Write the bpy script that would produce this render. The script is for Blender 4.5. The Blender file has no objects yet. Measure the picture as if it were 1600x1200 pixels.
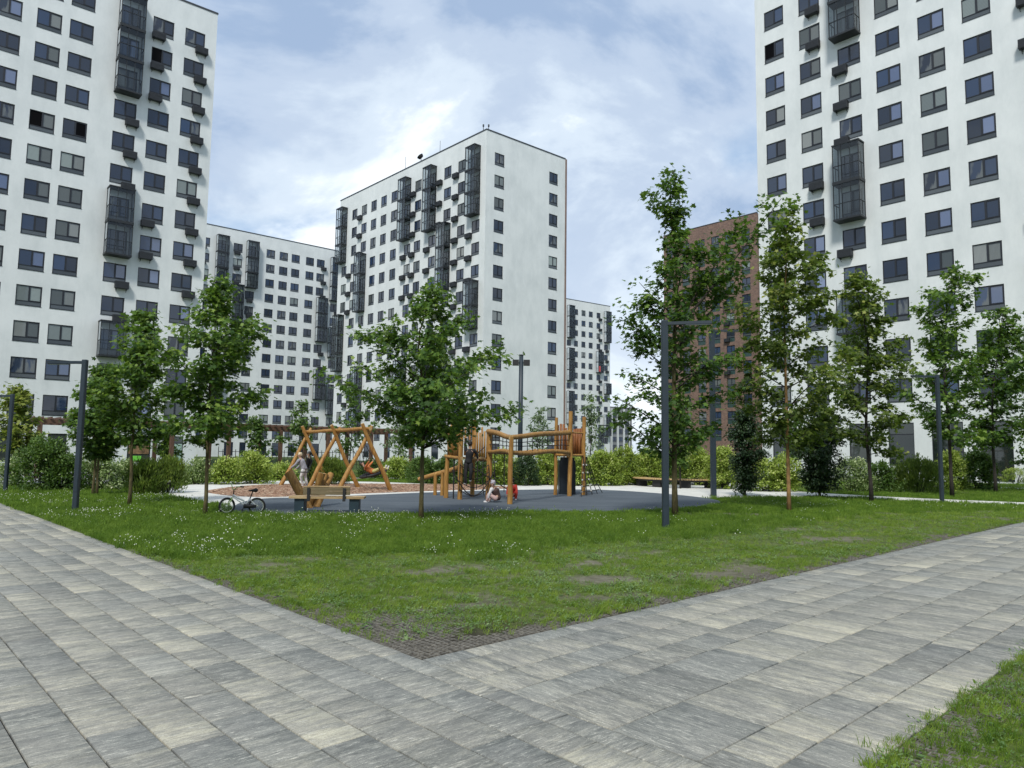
import bpy, math, random
import numpy as np
from mathutils import Matrix, Vector

sc = bpy.context.scene
COL = sc.collection
R = math.radians

# ------------------------------------------------------------------ camera
F_PX, PITCH, ROLL, CAM_H = 1140.9, R(5.297), R(0.784), 1.6
FW = np.array([0, math.cos(PITCH), math.sin(PITCH)])
UP0 = np.array([0, -math.sin(PITCH), math.cos(PITCH)])
RT0 = np.array([1.0, 0, 0])
RT = math.cos(ROLL) * RT0 + math.sin(ROLL) * UP0
UP = -math.sin(ROLL) * RT0 + math.cos(ROLL) * UP0
cam_d = bpy.data.cameras.new("camera")
cam = bpy.data.objects.new("camera", cam_d)
COL.objects.link(cam)
cam_d.sensor_width = 36
cam_d.lens = F_PX / 1600 * 36
cam_d.clip_start = 0.05
cam_d.clip_end = 3000
cam.matrix_world = Matrix(((RT[0], UP[0], -FW[0], 0), (RT[1], UP[1], -FW[1], 0), (RT[2], UP[2], -FW[2], CAM_H), (0, 0, 0, 1)))
sc.camera = cam

# ------------------------------------------------------------------ world + sun
SUN_EL, SUN_AZ = R(50), R(193)        # azimuth clockwise from +Y : behind the camera, a little left
world = bpy.data.worlds.new("World")
sc.world = world
world.use_nodes = True
wn, wl = world.node_tree.nodes, world.node_tree.links
wn.clear()


def wnode(t, **k):
    n = wn.new(t)
    for a, b in k.items():
        setattr(n, a, b)
    return n


sky = wnode('ShaderNodeTexSky', sky_type='NISHITA', sun_disc=False)
sky.sun_elevation = SUN_EL
sky.sun_rotation = SUN_AZ
sky.air_density = 1.0
sky.dust_density = 1.5
tc = wnode('ShaderNodeTexCoord')
sep = wnode('ShaderNodeSeparateXYZ')
wl.new(tc.outputs['Generated'], sep.inputs[0])


def wmath(op, a, b=None, c=None):
    n = wnode('ShaderNodeMath', operation=op)
    for i, v in enumerate((a, b, c)):
        if v is None:
            continue
        if isinstance(v, (int, float)):
            n.inputs[i].default_value = v
        else:
            wl.new(v, n.inputs[i])
    return n.outputs[0]


zc = wmath('ADD', wmath('MAXIMUM', sep.outputs[2], 0.0), 0.40)
cx = wmath('DIVIDE', sep.outputs[0], zc)
cy = wmath('DIVIDE', sep.outputs[1], zc)
comb = wnode('ShaderNodeCombineXYZ')
wl.new(cx, comb.inputs[0]); wl.new(cy, comb.inputs[1]); comb.inputs[2].default_value = 3.7


def wnoise(scale, detail, rough, dist=0.0, off=(0, 0, 0)):
    m = wnode('ShaderNodeMapping')
    m.inputs['Location'].default_value = off
    wl.new(comb.outputs[0], m.inputs[0])
    n = wnode('ShaderNodeTexNoise')
    wl.new(m.outputs[0], n.inputs['Vector'])
    n.inputs['Scale'].default_value = scale
    n.inputs['Detail'].default_value = detail
    n.inputs['Roughness'].default_value = rough
    n.inputs['Distortion'].default_value = dist
    return n.outputs[0]


def wramp(fac, stops):
    r = wnode('ShaderNodeValToRGB')
    el = r.color_ramp.elements
    while len(el) < len(stops):
        el.new(0.5)
    for e, (p, c) in zip(el, stops):
        e.position = p
        e.color = (*c, 1) if len(c) == 3 else c
    r.color_ramp.interpolation = 'EASE'
    wl.new(fac, r.inputs[0])
    return r.outputs[0]


def wmix(f, a, b, mode='MIX'):
    n = wnode('ShaderNodeMix', data_type='RGBA', blend_type=mode)
    for s, v in ((n.inputs[0], f), (n.inputs[6], a), (n.inputs[7], b)):
        if isinstance(v, (int, float)):
            s.default_value = v
        elif isinstance(v, tuple):
            s.default_value = (*v, 1)
        else:
            wl.new(v, s)
    return n.outputs[2]


n_big = wnoise(1.25, 7, 0.55, 0.35, (0.9, 0.2, 0))
n_mid = wnoise(3.1, 8, 0.6, 0.25, (4.1, 1.3, 0))
n_grey = wnoise(1.9, 8, 0.58, 0.35, (3.1, 9.4, 0))
cover = wramp(wmath('ADD', wmath('MULTIPLY', n_big, 0.62), wmath('MULTIPLY', n_mid, 0.38)),
              [(0.37, (0, 0, 0)), (0.49, (1, 1, 1))])
# cloud body: white to pale lavender grey (values are x10 because the Background strength is 0.1)
cloud = wramp(n_grey, [(0.38, (2.7, 3.6, 5.1)), (0.48, (4.1, 4.9, 6.1)), (0.57, (5.4, 6.2, 7.1)), (0.65, (8.0, 8.5, 8.9))])
low = wramp(sep.outputs[2], [(0.0, (1, 1, 1)), (0.30, (0, 0, 0))])
cloud2 = wmix(wmath('MULTIPLY', low, 0.5), cloud, (7.8, 8.3, 8.7))
skyb = wmix(0.55, sky.outputs[0], (3.6, 5.0, 6.9))
cov2 = wmath('MAXIMUM', wmath('MULTIPLY', cover, 0.93), wmath('MULTIPLY', low, 0.6))
final = wmix(cov2, skyb, cloud2)
bg = wnode('ShaderNodeBackground')
bg.inputs[1].default_value = 0.1
wl.new(final, bg.inputs[0])
out = wnode('ShaderNodeOutputWorld')
wl.new(bg.outputs[0], out.inputs[0])

sun_d = bpy.data.lights.new("sun", 'SUN')
sun_d.energy = 2.5
sun_d.angle = R(11)
sun_d.color = (1.0, 0.965, 0.9)
sun = bpy.data.objects.new("sun", sun_d)
COL.objects.link(sun)
sd = Vector((math.sin(SUN_AZ) * math.cos(SUN_EL), math.cos(SUN_AZ) * math.cos(SUN_EL), math.sin(SUN_EL)))
sun.rotation_euler = sd.to_track_quat('Z', 'Y').to_euler()
sun.location = (0, -20, 60)

sc.view_settings.view_transform = 'Standard'
sc.view_settings.look = 'None'
sc.view_settings.gamma = 1
sc.view_settings.exposure = 0.5
sc.view_settings.use_curve_mapping = False
try:
    sc.cycles.max_bounces = 6
    sc.cycles.diffuse_bounces = 3
    sc.cycles.glossy_bounces = 3
    sc.cycles.transmission_bounces = 4
    sc.cycles.transparent_max_bounces = 8
    sc.cycles.use_denoising = True
    sc.cycles.caustics_reflective = False
    sc.cycles.caustics_refractive = False
except Exception:
    pass


# ------------------------------------------------------------------ helpers
def ray(px, py):
    return FW + RT * ((px - 800) / F_PX) - UP * ((py - 600) / F_PX)


def G(px, py):
    """ground point seen at a spot of the photograph (1600 px wide)"""
    d = ray(px, py)
    t = -CAM_H / d[2]
    return float(d[0] * t), float(d[1] * t)


def PX(X, Y, Z):
    v = np.array([X, Y, Z - CAM_H])
    z = v @ FW
    return 800 + F_PX * (v @ RT) / z, 600 - F_PX * (v @ UP) / z


def at(px, py, Y):
    """point at forward distance Y that is seen at px, py"""
    d = ray(px, py)
    t = Y / d[1]
    return float(d[0] * t), float(Y), float(CAM_H + d[2] * t)


def link(o, parent=None):
    COL.objects.link(o)
    if parent is not None:
        o.parent = parent
    return o


def tag(o, label=None, cat=None, group=None, kind=None):
    if label:
        o['label'] = label
    if cat:
        o['category'] = cat
    if group:
        o['group'] = group
    if kind:
        o['kind'] = kind
    return o


def thing(name, label, cat, loc=(0, 0, 0), rz=0.0, group=None):
    o = bpy.data.objects.new(name, None)
    o.empty_display_size = 0.2
    o.location = loc
    o.rotation_euler = (0, 0, rz)
    link(o)
    if cat == 'building':
        bpy.context.view_layer.update()
    return tag(o, label, cat, group)


def copy_tree(o, parent=None):
    c = o.copy()
    COL.objects.link(c)
    c.parent = parent
    for ch in list(o.children):
        copy_tree(ch, c)
    return c


class MB:
    """collects boxes, bars and tubes into one mesh"""

    def __init__(s):
        s.v, s.f, s.m = [], [], []

    def add(s, vs, fs, mat=0):
        b = len(s.v)
        s.v += [tuple(map(float, p)) for p in vs]
        s.f += [tuple(i + b for i in f) for f in fs]
        s.m += [mat] * len(fs)
        return s

    def box(s, x0, x1, y0, y1, z0, z1, mat=0):
        return s.add([(x0, y0, z0), (x1, y0, z0), (x1, y1, z0), (x0, y1, z0), (x0, y0, z1), (x1, y0, z1), (x1, y1, z1), (x0, y1, z1)],
                     [(0, 3, 2, 1), (4, 5, 6, 7), (0, 1, 5, 4), (1, 2, 6, 5), (2, 3, 7, 6), (3, 0, 4, 7)], mat)

    def bevbox(s, x0, x1, y0, y1, z0, z1, b=0.01, mat=0):
        """box with its upright and top edges chamfered"""
        def ring(i, z):
            return [(x0 + i, y0 + 2 * i * 0, z), (x1 - i, y0, z)]
        pts = []
        for z, q in ((z0, 0), (z1 - b, 0), (z1, b)):
            X0, X1, Y0, Y1 = x0 + q, x1 - q, y0 + q, y1 - q
            c = b if q == 0 else b * 0.6
            pts += [(X0 + c, Y0, z), (X1 - c, Y0, z), (X1, Y0 + c, z), (X1, Y1 - c, z), (X1 - c, Y1, z), (X0 + c, Y1, z), (X0, Y1 - c, z), (X0, Y0 + c, z)]
        fs = []
        for k in range(2):
            for i in range(8):
                j = (i + 1) % 8
                fs.append((k * 8 + i, k * 8 + j, k * 8 + 8 + j, k * 8 + 8 + i))
        fs.append(tuple(range(16, 24)))
        fs.append(tuple(range(7, -1, -1)))
        return s.add(pts, fs, mat)

    def tube(s, pts, rad, n=8, mat=0, caps=True):
        pts = [Vector(p) for p in pts]
        if not hasattr(rad, '__len__'):
            rad = [rad] * len(pts)
        vs, fs = [], []
        pn = None
        for i, p in enumerate(pts):
            t = (pts[min(i + 1, len(pts) - 1)] - pts[max(i - 1, 0)])
            if t.length < 1e-9:
                t = Vector((0, 0, 1))
            t.normalize()
            if pn is None:
                a = Vector((0, 0, 1)) if abs(t.z) < 0.9 else Vector((1, 0, 0))
                pn = t.cross(a).normalized()
            else:
                pn = (pn - t * pn.dot(t))
                pn.normalize()
            bn = t.cross(pn)
            for k in range(n):
                a = 2 * math.pi * k / n
                vs.append(p + (pn * math.cos(a) + bn * math.sin(a)) * rad[i])
        for i in range(len(pts) - 1):
            for k in range(n):
                j = (k + 1) % n
                fs.append((i * n + k, i * n + j, (i + 1) * n + j, (i + 1) * n + k))
        if caps:
            fs.append(tuple(range(n - 1, -1, -1)))
            fs.append(tuple((len(pts) - 1) * n + k for k in range(n)))
        return s.add(vs, fs, mat)

    def ring(s, c, r, tr, axis_u, axis_v, n=24, m=6, mat=0):
        c, u, v = Vector(c), Vector(axis_u), Vector(axis_v)
        w = u.cross(v)
        vs, fs = [], []
        for i in range(n):
            a = 2 * math.pi * i / n
            d = u * math.cos(a) + v * math.sin(a)
            for k in range(m):
                b = 2 * math.pi * k / m
                vs.append(c + d * (r + tr * math.cos(b)) + w * tr * math.sin(b))
        for i in range(n):
            for k in range(m):
                fs.append((i * m + k, ((i + 1) % n) * m + k, ((i + 1) % n) * m + (k + 1) % m, i * m + (k + 1) % m))
        return s.add(vs, fs, mat)

    def mesh(s, name, mats, smooth=False):
        me = bpy.data.meshes.new(name)
        me.from_pydata(s.v, [], s.f)
        for m in (mats if isinstance(mats, (list, tuple)) else [mats]):
            me.materials.append(m)
        if isinstance(mats, (list, tuple)) and len(mats) > 1:
            me.polygons.foreach_set('material_index', s.m)
        if smooth:
            me.polygons.foreach_set('use_smooth', [True] * len(me.polygons))
        me.update()
        return me

    def build(s, name, mats, parent=None, smooth=False):
        return link(bpy.data.objects.new(name, s.mesh(name, mats, smooth)), parent)


def obj(name, me, parent=None):
    return link(bpy.data.objects.new(name, me), parent)


def np_mesh(name, V, loops, counts, mat, smooth=False, attrs=None):
    """fast mesh: V (n,3), flat loop vertex indices, polygon sizes"""
    me = bpy.data.meshes.new(name)
    V = np.asarray(V, np.float32)
    loops = np.asarray(loops, np.int32)
    counts = np.asarray(counts, np.int32)
    me.vertices.add(len(V)); me.vertices.foreach_set('co', V.ravel())
    me.loops.add(len(loops)); me.loops.foreach_set('vertex_index', loops)
    me.polygons.add(len(counts))
    st = np.concatenate([[0], np.cumsum(counts)[:-1]]).astype(np.int32)
    me.polygons.foreach_set('loop_start', st)
    me.polygons.foreach_set('loop_total', counts)
    for m in (mat if isinstance(mat, (list, tuple)) else [mat]):
        me.materials.append(m)
    if attrs:
        for k, (dom, typ, arr) in attrs.items():
            a = me.attributes.new(k, typ, dom)
            a.data.foreach_set({'FLOAT': 'value', 'FLOAT_COLOR': 'color', 'FLOAT_VECTOR': 'vector', 'INT': 'value', 'FLOAT2': 'vector'}[typ], np.asarray(arr).ravel())
    if smooth:
        me.polygons.foreach_set('use_smooth', np.ones(len(counts), bool))
    me.update(calc_edges=True)
    me.validate()
    return me


# ------------------------------------------------------------------ materials
class NT:
    def __init__(s, name):
        s.mat = bpy.data.materials.new(name)
        s.mat.use_nodes = True
        s.n, s.l = s.mat.node_tree.nodes, s.mat.node_tree.links
        s.bsdf = s.n['Principled BSDF']
        s.out = s.n['Material Output']

    def node(s, t, **k):
        n = s.n.new(t)
        for a, b in k.items():
            setattr(n, a, b)
        return n

    def put(s, sock, v):
        if isinstance(v, (int, float)):
            sock.default_value = v
        elif isinstance(v, (tuple, list)):
            sock.default_value = (*v, 1) if len(v) == 3 and sock.type == 'RGBA' else tuple(v)
        else:
            s.l.new(v, sock)

    def math(s, op, a, b=None, c=None, clamp=False):
        n = s.node('ShaderNodeMath', operation=op, use_clamp=clamp)
        for i, v in enumerate((a, b, c)):
            if v is not None:
                s.put(n.inputs[i], v)
        return n.outputs[0]

    def mix(s, f, a, b, mode='MIX'):
        n = s.node('ShaderNodeMix', data_type='RGBA', blend_type=mode)
        s.put(n.inputs[0], f); s.put(n.inputs[6], a); s.put(n.inputs[7], b)
        return n.outputs[2]

    def coord(s, kind='Object', scale=(1, 1, 1), loc=(0, 0, 0), vec=None):
        if vec is None:
            if kind == 'Position':
                vec = s.node('ShaderNodeNewGeometry').outputs['Position']
            else:
                vec = s.node('ShaderNodeTexCoord').outputs[kind]
        m = s.node('ShaderNodeMapping')
        s.l.new(vec, m.inputs[0])
        m.inputs['Scale'].default_value = scale
        s.put(m.inputs['Location'], loc)
        return m.outputs[0]

    def noise(s, vec, scale=5, detail=4, rough=0.55, dist=0.0):
        n = s.node('ShaderNodeTexNoise')
        s.l.new(vec, n.inputs['Vector'])
        n.inputs['Scale'].default_value = scale
        n.inputs['Detail'].default_value = detail
        n.inputs['Roughness'].default_value = rough
        n.inputs['Distortion'].default_value = dist
        return n.outputs[0]

    def ramp(s, fac, stops, interp='LINEAR'):
        r = s.node('ShaderNodeValToRGB')
        el = r.color_ramp.elements
        while len(el) < len(stops):
            el.new(0.5)
        for e, (p, c) in zip(el, stops):
            e.position = p
            e.color = (c, c, c, 1) if isinstance(c, (int, float)) else (*c, 1)
        r.color_ramp.interpolation = interp
        s.l.new(fac, r.inputs[0])
        return r.outputs[0]

    def attr(s, name):
        return s.node('ShaderNodeAttribute', attribute_name=name)

    def rnd(s):
        return s.node('ShaderNodeObjectInfo').outputs['Random']

    def bump(s, h, strength=0.3, dist=0.02):
        b = s.node('ShaderNodeBump')
        b.inputs['Strength'].default_value = strength
        b.inputs['Distance'].default_value = dist
        s.l.new(h, b.inputs['Height'])
        s.l.new(b.outputs[0], s.bsdf.inputs['Normal'])

    def set(s, **k):
        for a, v in k.items():
            s.put(s.bsdf.inputs[{'col': 'Base Color', 'rough': 'Roughness', 'metal': 'Metallic', 'spec': 'Specular IOR Level', 'ior': 'IOR',
                                 'coat': 'Coat Weight', 'alpha': 'Alpha'}[a]], v)
        return s


def simple(name, col, rough=0.6, var=0.25, scale=8, metal=0.0, bump=0.0, spec=0.5):
    m = NT(name)
    n = m.noise(m.coord('Position'), scale, 5, 0.6)
    c0 = tuple(max(0, c * (1 - var)) for c in col)
    c1 = tuple(min(1, c * (1 + var)) for c in col)
    m.set(col=m.ramp(n, [(0.3, c0), (0.7, c1)]), rough=rough, metal=metal, spec=spec)
    if bump:
        m.bump(n, bump, 0.01)
    return m.mat


M = {}


def mats():
    # white render
    def plaster(name, a, b):
        m = NT(name)
        p = m.coord('Object')
        n1 = m.noise(p, 0.22, 5, 0.6)
        n2 = m.noise(m.coord('Object', (0.9, 0.9, 0.35)), 0.9, 6, 0.7)
        n3 = m.noise(p, 60, 3, 0.6)
        f = m.math('ADD', m.math('MULTIPLY', n1, 0.5), m.math('MULTIPLY', n2, 0.5))
        m.set(col=m.ramp(f, [(0.36, a), (0.58, b)]), rough=0.85, spec=0.25)
        m.bump(n3, 0.25, 0.01)
        return m.mat
    M['plaster'] = plaster('white_render', (0.56, 0.595, 0.595), (0.68, 0.71, 0.705))
    M['plaster_grey'] = plaster('grey_render', (0.16, 0.17, 0.18), (0.22, 0.23, 0.24))
    M['trim'] = simple('dark_grey_metal_trim', (0.035, 0.04, 0.047), 0.5, 0.15, 3)
    M['frame'] = simple('window_frame_dark', (0.009, 0.012, 0.018), 0.5, 0.15, 3)
    M['brown_trim'] = simple('brown_corner_panel', (0.20, 0.135, 0.11), 0.6, 0.15, 2)
    M['basket'] = simple('conditioner_box_metal', (0.028, 0.031, 0.036), 0.5, 0.2, 6)
    M['balc'] = simple('balcony_frame_metal', (0.012, 0.015, 0.018), 0.5, 0.15, 3)
    M['green_panel'] = simple('dark_green_panel', (0.03, 0.06, 0.055), 0.35, 0.2, 2)

    def pane(name, c0, c1, kind='plain', ior=1.62, rough=0.03):
        m = NT(name)
        r = m.rnd()
        col = m.mix(m.math('POWER', r, 2.0), c0, c1)
        if kind == 'curtain':
            w = m.node('ShaderNodeTexWave', wave_type='BANDS', bands_direction='X')
            m.l.new(m.coord('Object'), w.inputs['Vector'])
            w.inputs['Scale'].default_value = 4.5
            w.inputs['Distortion'].default_value = 2.2
            col = m.mix(m.math('MULTIPLY', w.outputs[1], 0.55), col, (0.04, 0.045, 0.045))
        if kind == 'blind':
            w = m.node('ShaderNodeTexWave', wave_type='BANDS', bands_direction='Z')
            m.l.new(m.coord('Object'), w.inputs['Vector'])
            w.inputs['Scale'].default_value = 3.2
            col = m.mix(m.math('MULTIPLY', w.outputs[1], 0.4), col, (0.05, 0.055, 0.06))
        if kind == 'room':
            n = m.noise(m.coord('Object', (1.6, 1, 0.5)), 1.3, 2, 0.5)
            col = m.mix(m.math('MULTIPLY', m.ramp(n, [(0.5, 0.0), (0.6, 1.0)]), m.math('GREATER_THAN', m.math('FRACT', m.math('MULTIPLY', r, 7.0)), 0.82)), col, (0.10, 0.11, 0.11))
        m.set(col=col, rough=rough, ior=ior, spec=0.5)
        nb = m.noise(m.coord('Object'), 0.9, 2, 0.5)
        m.bump(nb, 0.03, 0.05)
        return m.mat
    M['pane_dark'] = pane('window_glass_dark_room_sky_tint', (0.005, 0.010, 0.022), (0.022, 0.045, 0.100), 'room', 1.75)  # dark room, plus a blue sky reflection put into the base colour
    M['pane_sky'] = pane('window_glass_painted_sky_reflection', (0.06, 0.085, 0.16), (0.17, 0.215, 0.35), 'plain', 2.0)  # brighter sash: lavender sky reflection painted as base colour, the pane is not tilted
    M['pane_curtain'] = pane('window_glass_net_curtain', (0.07, 0.085, 0.085), (0.30, 0.32, 0.31), 'curtain', 1.6)
    M['pane_blind'] = pane('window_glass_blind', (0.16, 0.19, 0.19), (0.34, 0.40, 0.38), 'blind', 1.55)
    M['pane_open'] = pane('open_sash_dark_room', (0.004, 0.004, 0.005), (0.012, 0.011, 0.011), 'plain', 1.1, 0.4)
    M['pane_spandrel'] = pane('spandrel_glass', (0.05, 0.06, 0.068), (0.10, 0.115, 0.125), 'plain', 1.5, 0.08)
    M['pane_shop'] = pane('shop_window_glass', (0.01, 0.016, 0.014), (0.05, 0.06, 0.055), 'room', 1.7)
    M['shop_warm'] = simple('shop_poster_print', (0.20, 0.12, 0.06), 0.4, 0.6, 3)
    M['shop_green'] = simple('bright_green_poster', (0.16, 0.55, 0.06), 0.4, 0.1, 3)
    M['shop_frost'] = simple('frosted_shop_glass', (0.30, 0.42, 0.36), 0.25, 0.15, 1)
    M['red_cloth'] = simple('red_cloth', (0.45, 0.06, 0.06), 0.8)

    # balcony glass: real see-through sheet
    m = NT('balcony_glass')
    m.n.remove(m.bsdf)
    tr = m.node('ShaderNodeBsdfTransparent'); tr.inputs[0].default_value = (0.82, 0.86, 0.88, 1)
    gl = m.node('ShaderNodeBsdfGlossy'); gl.inputs[0].default_value = (0.9, 0.95, 1, 1); gl.inputs['Roughness'].default_value = 0.02
    df = m.node('ShaderNodeBsdfDiffuse'); df.inputs[0].default_value = (0.06, 0.07, 0.075, 1)
    fr = m.node('ShaderNodeFresnel'); fr.inputs[0].default_value = 1.5
    m1 = m.node('ShaderNodeMixShader'); m1.inputs[0].default_value = 0.08
    m.l.new(tr.outputs[0], m1.inputs[1]); m.l.new(df.outputs[0], m1.inputs[2])
    m2 = m.node('ShaderNodeMixShader')
    m.l.new(fr.outputs[0], m2.inputs[0]); m.l.new(m1.outputs[0], m2.inputs[1]); m.l.new(gl.outputs[0], m2.inputs[2])
    m.l.new(m2.outputs[0], m.out.inputs[0])
    M['glass'] = m.mat

    # brick
    m = NT('red_brown_brick')
    b = m.node('ShaderNodeTexBrick')
    vec = m.node('ShaderNodeTexCoord').outputs['Object']
    sx = m.node('ShaderNodeSeparateXYZ'); m.l.new(vec, sx.inputs[0])
    cb = m.node('ShaderNodeCombineXYZ')
    m.l.new(m.math('ADD', sx.outputs[0], sx.outputs[1]), cb.inputs[0]); m.l.new(sx.outputs[2], cb.inputs[1])
    m.l.new(cb.outputs[0], b.inputs['Vector'])
    b.inputs['Scale'].default_value = 1.0
    b.inputs['Brick Width'].default_value = 0.5
    b.inputs['Row Height'].default_value = 0.15
    b.inputs['Mortar Size'].default_value = 0.012
    b.inputs['Color1'].default_value = (0.180, 0.112, 0.086, 1)
    b.inputs['Color2'].default_value = (0.098, 0.068, 0.058, 1)
    b.inputs['Mortar'].default_value = (0.22, 0.17, 0.15, 1)
    b.inputs['Bias'].default_value = 0.0
    n = m.noise(vec, 0.5, 4, 0.6)
    n2 = m.noise(vec, 2.5, 4, 0.6)
    c = m.mix(m.ramp(n2, [(0.4, 0.0), (0.65, 0.55)]), b.outputs[0], (0.30, 0.20, 0.15))
    m.set(col=m.mix(m.ramp(n, [(0.35, 0.0), (0.65, 0.35)]), c, (0.14, 0.09, 0.075)), rough=0.9, spec=0.2)
    M['brick'] = m.mat

    # paving slabs
    m = NT('streaked_concrete_slab')
    uv = m.node('ShaderNodeUVMap', uv_map='slab_uv').outputs[0]
    a = m.attr('slab')
    sp = m.node('ShaderNodeSeparateColor'); m.l.new(a.outputs['Color'], sp.inputs[0])
    off = m.node('ShaderNodeCombineXYZ')
    m.l.new(m.math('MULTIPLY', sp.outputs[0], 90.0), off.inputs[0]); m.l.new(m.math('MULTIPLY', sp.outputs[0], 57.0), off.inputs[1])
    va = m.node('ShaderNodeVectorMath', operation='ADD'); m.l.new(uv, va.inputs[0]); m.l.new(off.outputs[0], va.inputs[1])
    s1 = m.noise(m.coord(vec=va.outputs[0], scale=(1.7, 7.5, 1)), 1.6, 8, 0.68, 0.5)
    s2 = m.noise(m.coord(vec=va.outputs[0], scale=(4.5, 26.0, 1)), 1.6, 7, 0.8, 0.4)
    s3 = m.noise(m.coord(vec=va.outputs[0], scale=(1, 1, 1)), 2.2, 3, 0.6)
    grain = m.noise(m.coord('Position'), 130, 4, 0.75)
    fine = m.noise(m.coord('Position'), 420, 2, 0.6)
    t = m.math('ADD', m.math('MULTIPLY', s1, 0.50), m.math('MULTIPLY', s2, 0.30))
    t = m.math('ADD', t, m.math('MULTIPLY', m.noise(m.coord(vec=va.outputs[0], scale=(5, 16, 1)), 3.0, 6, 0.75), 0.20))
    t = m.math('ADD', t, m.math('MULTIPLY', m.math('SUBTRACT', sp.outputs[1], 0.5), 0.095))
    t = m.math('ADD', m.math('MULTIPLY', m.math('SUBTRACT', t, 0.5), 1.32), 0.480)
    warm = m.ramp(t, [(0.30, (0.125, 0.127, 0.112)), (0.42, (0.205, 0.205, 0.180)), (0.52, (0.31, 0.300, 0.250)), (0.62, (0.45, 0.425, 0.325)), (0.74, (0.58, 0.55, 0.42))])
    cold = m.ramp(t, [(0.30, (0.100, 0.107, 0.098)), (0.44, (0.178, 0.185, 0.170)), (0.55, (0.265, 0.268, 0.240)), (0.66, (0.385, 0.38, 0.33)), (0.76, (0.52, 0.51, 0.44))])
    col = m.mix(sp.outputs[2], cold, warm)
    scr = m.noise(m.coord(vec=va.outputs[0], scale=(7.0, 46.0, 1), loc=(7, 3, 0)), 1.2, 7, 0.85, 0.5)
    col = m.mix(m.ramp(scr, [(0.54, 0.0), (0.62, 0.85)]), col, (0.60, 0.585, 0.50))
    scd = m.noise(m.coord(vec=va.outputs[0], scale=(6.0, 38.0, 1), loc=(1, 9, 0)), 1.3, 7, 0.85, 0.5)
    col = m.mix(m.ramp(scd, [(0.54, 0.0), (0.64, 0.7)]), col, (0.085, 0.09, 0.083))
    col = m.mix(m.math('MULTIPLY', m.ramp(s3, [(0.4, 0.0), (0.7, 1.0)]), 0.25), col, (0.24, 0.235, 0.22))
    gr = m.ramp(m.math('ADD', m.math('MULTIPLY', grain, 0.6), m.math('MULTIPLY', fine, 0.4)), [(0.3, 0.46), (0.7, 1.36)])
    col = m.mix(1.0, col, gr, 'MULTIPLY')
    # large worn / dirty patches over the whole pavement
    dirt = m.noise(m.coord('Position'), 0.8, 5, 0.65)
    col = m.mix(m.ramp(dirt, [(0.50, 0.0), (0.75, 0.35)]), col, (0.20, 0.19, 0.17))
    m.set(col=col, rough=m.ramp(s3, [(0.3, 0.62), (0.7, 0.85)]), spec=0.35)
    m.bump(m.math('ADD', grain, m.math('MULTIPLY', s2, 0.6)), 0.35, 0.004)
    M['slab'] = m.mat
    M['joint'] = simple('sandy_joint', (0.010, 0.010, 0.009), 0.95, 0.4, 40)

    # soil + turf under the blades
    m = NT('lawn_soil')
    p = m.coord('Position')
    n1 = m.noise(p, 0.35, 5, 0.6)
    n2 = m.noise(p, 7, 6, 0.7)
    g = m.ramp(n2, [(0.3, (0.028, 0.045, 0.010)), (0.55, (0.085, 0.125, 0.022)), (0.75, (0.155, 0.200, 0.045))])
    s = m.ramp(n2, [(0.3, (0.085, 0.080, 0.052)), (0.7, (0.20, 0.19, 0.14))])
    at_ = m.attr('bare').outputs['Fac']
    sc2 = m.mix(m.attr('grid').outputs['Fac'], s, m.ramp(n2, [(0.3, (0.022, 0.019, 0.014)), (0.7, (0.055, 0.048, 0.035))]))
    m.set(col=m.mix(m.math('MULTIPLY', at_, 1.0, clamp=True), g, sc2), rough=0.95, spec=0.15)
    m.bump(n2, 0.8, 0.04)
    M['soil'] = m.mat

    m = NT('far_ground')
    p = m.coord('Position')
    n2 = m.noise(p, 0.6, 6, 0.7)
    m.set(col=m.ramp(n2, [(0.3, (0.03, 0.05, 0.014)), (0.7, (0.075, 0.11, 0.03))]), rough=0.95, spec=0.1)
    M['far'] = m.mat

    def blade(name, c0, c1, c2, trans=0.35):
        m = NT(name)
        r = m.node('ShaderNodeObjectInfo').outputs['Random']
        pos = m.node('ShaderNodeNewGeometry').outputs['Position']
        n = m.noise(m.coord(vec=pos), 1.6, 7, 0.75)
        col = m.mix(m.ramp(n, [(0.38, 0.0), (0.62, 1.0)]), m.mix(r, c0, c1), m.mix(r, c1, c2))
        m.set(col=col, rough=0.55, spec=0.3)
        tl = m.node('ShaderNodeBsdfTranslucent')
        m.l.new(m.mix(0.4, col, (0.25, 0.4, 0.04)), tl.inputs[0])
        ms = m.node('ShaderNodeMixShader'); ms.inputs[0].default_value = trans
        m.l.new(m.bsdf.outputs[0], ms.inputs[1]); m.l.new(tl.outputs[0], ms.inputs[2])
        m.l.new(ms.outputs[0], m.out.inputs[0])
        return m.mat
    M['grass_lush'] = blade('lush_grass', (0.045, 0.105, 0.010), (0.110, 0.200, 0.020), (0.215, 0.315, 0.045))
    M['grass_short'] = blade('short_worn_grass', (0.078, 0.155, 0.014), (0.165, 0.265, 0.030), (0.290, 0.375, 0.062))
    M['clover'] = blade('clover_leaf', (0.09, 0.17, 0.05), (0.15, 0.25, 0.08), (0.24, 0.33, 0.14))
    M['flower'] = simple('white_clover_flower', (0.72, 0.74, 0.62), 0.7, 0.1)
    M['dry'] = blade('dry_grass', (0.17, 0.15, 0.07), (0.22, 0.19, 0.10), (0.26, 0.23, 0.13), 0.2)

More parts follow.
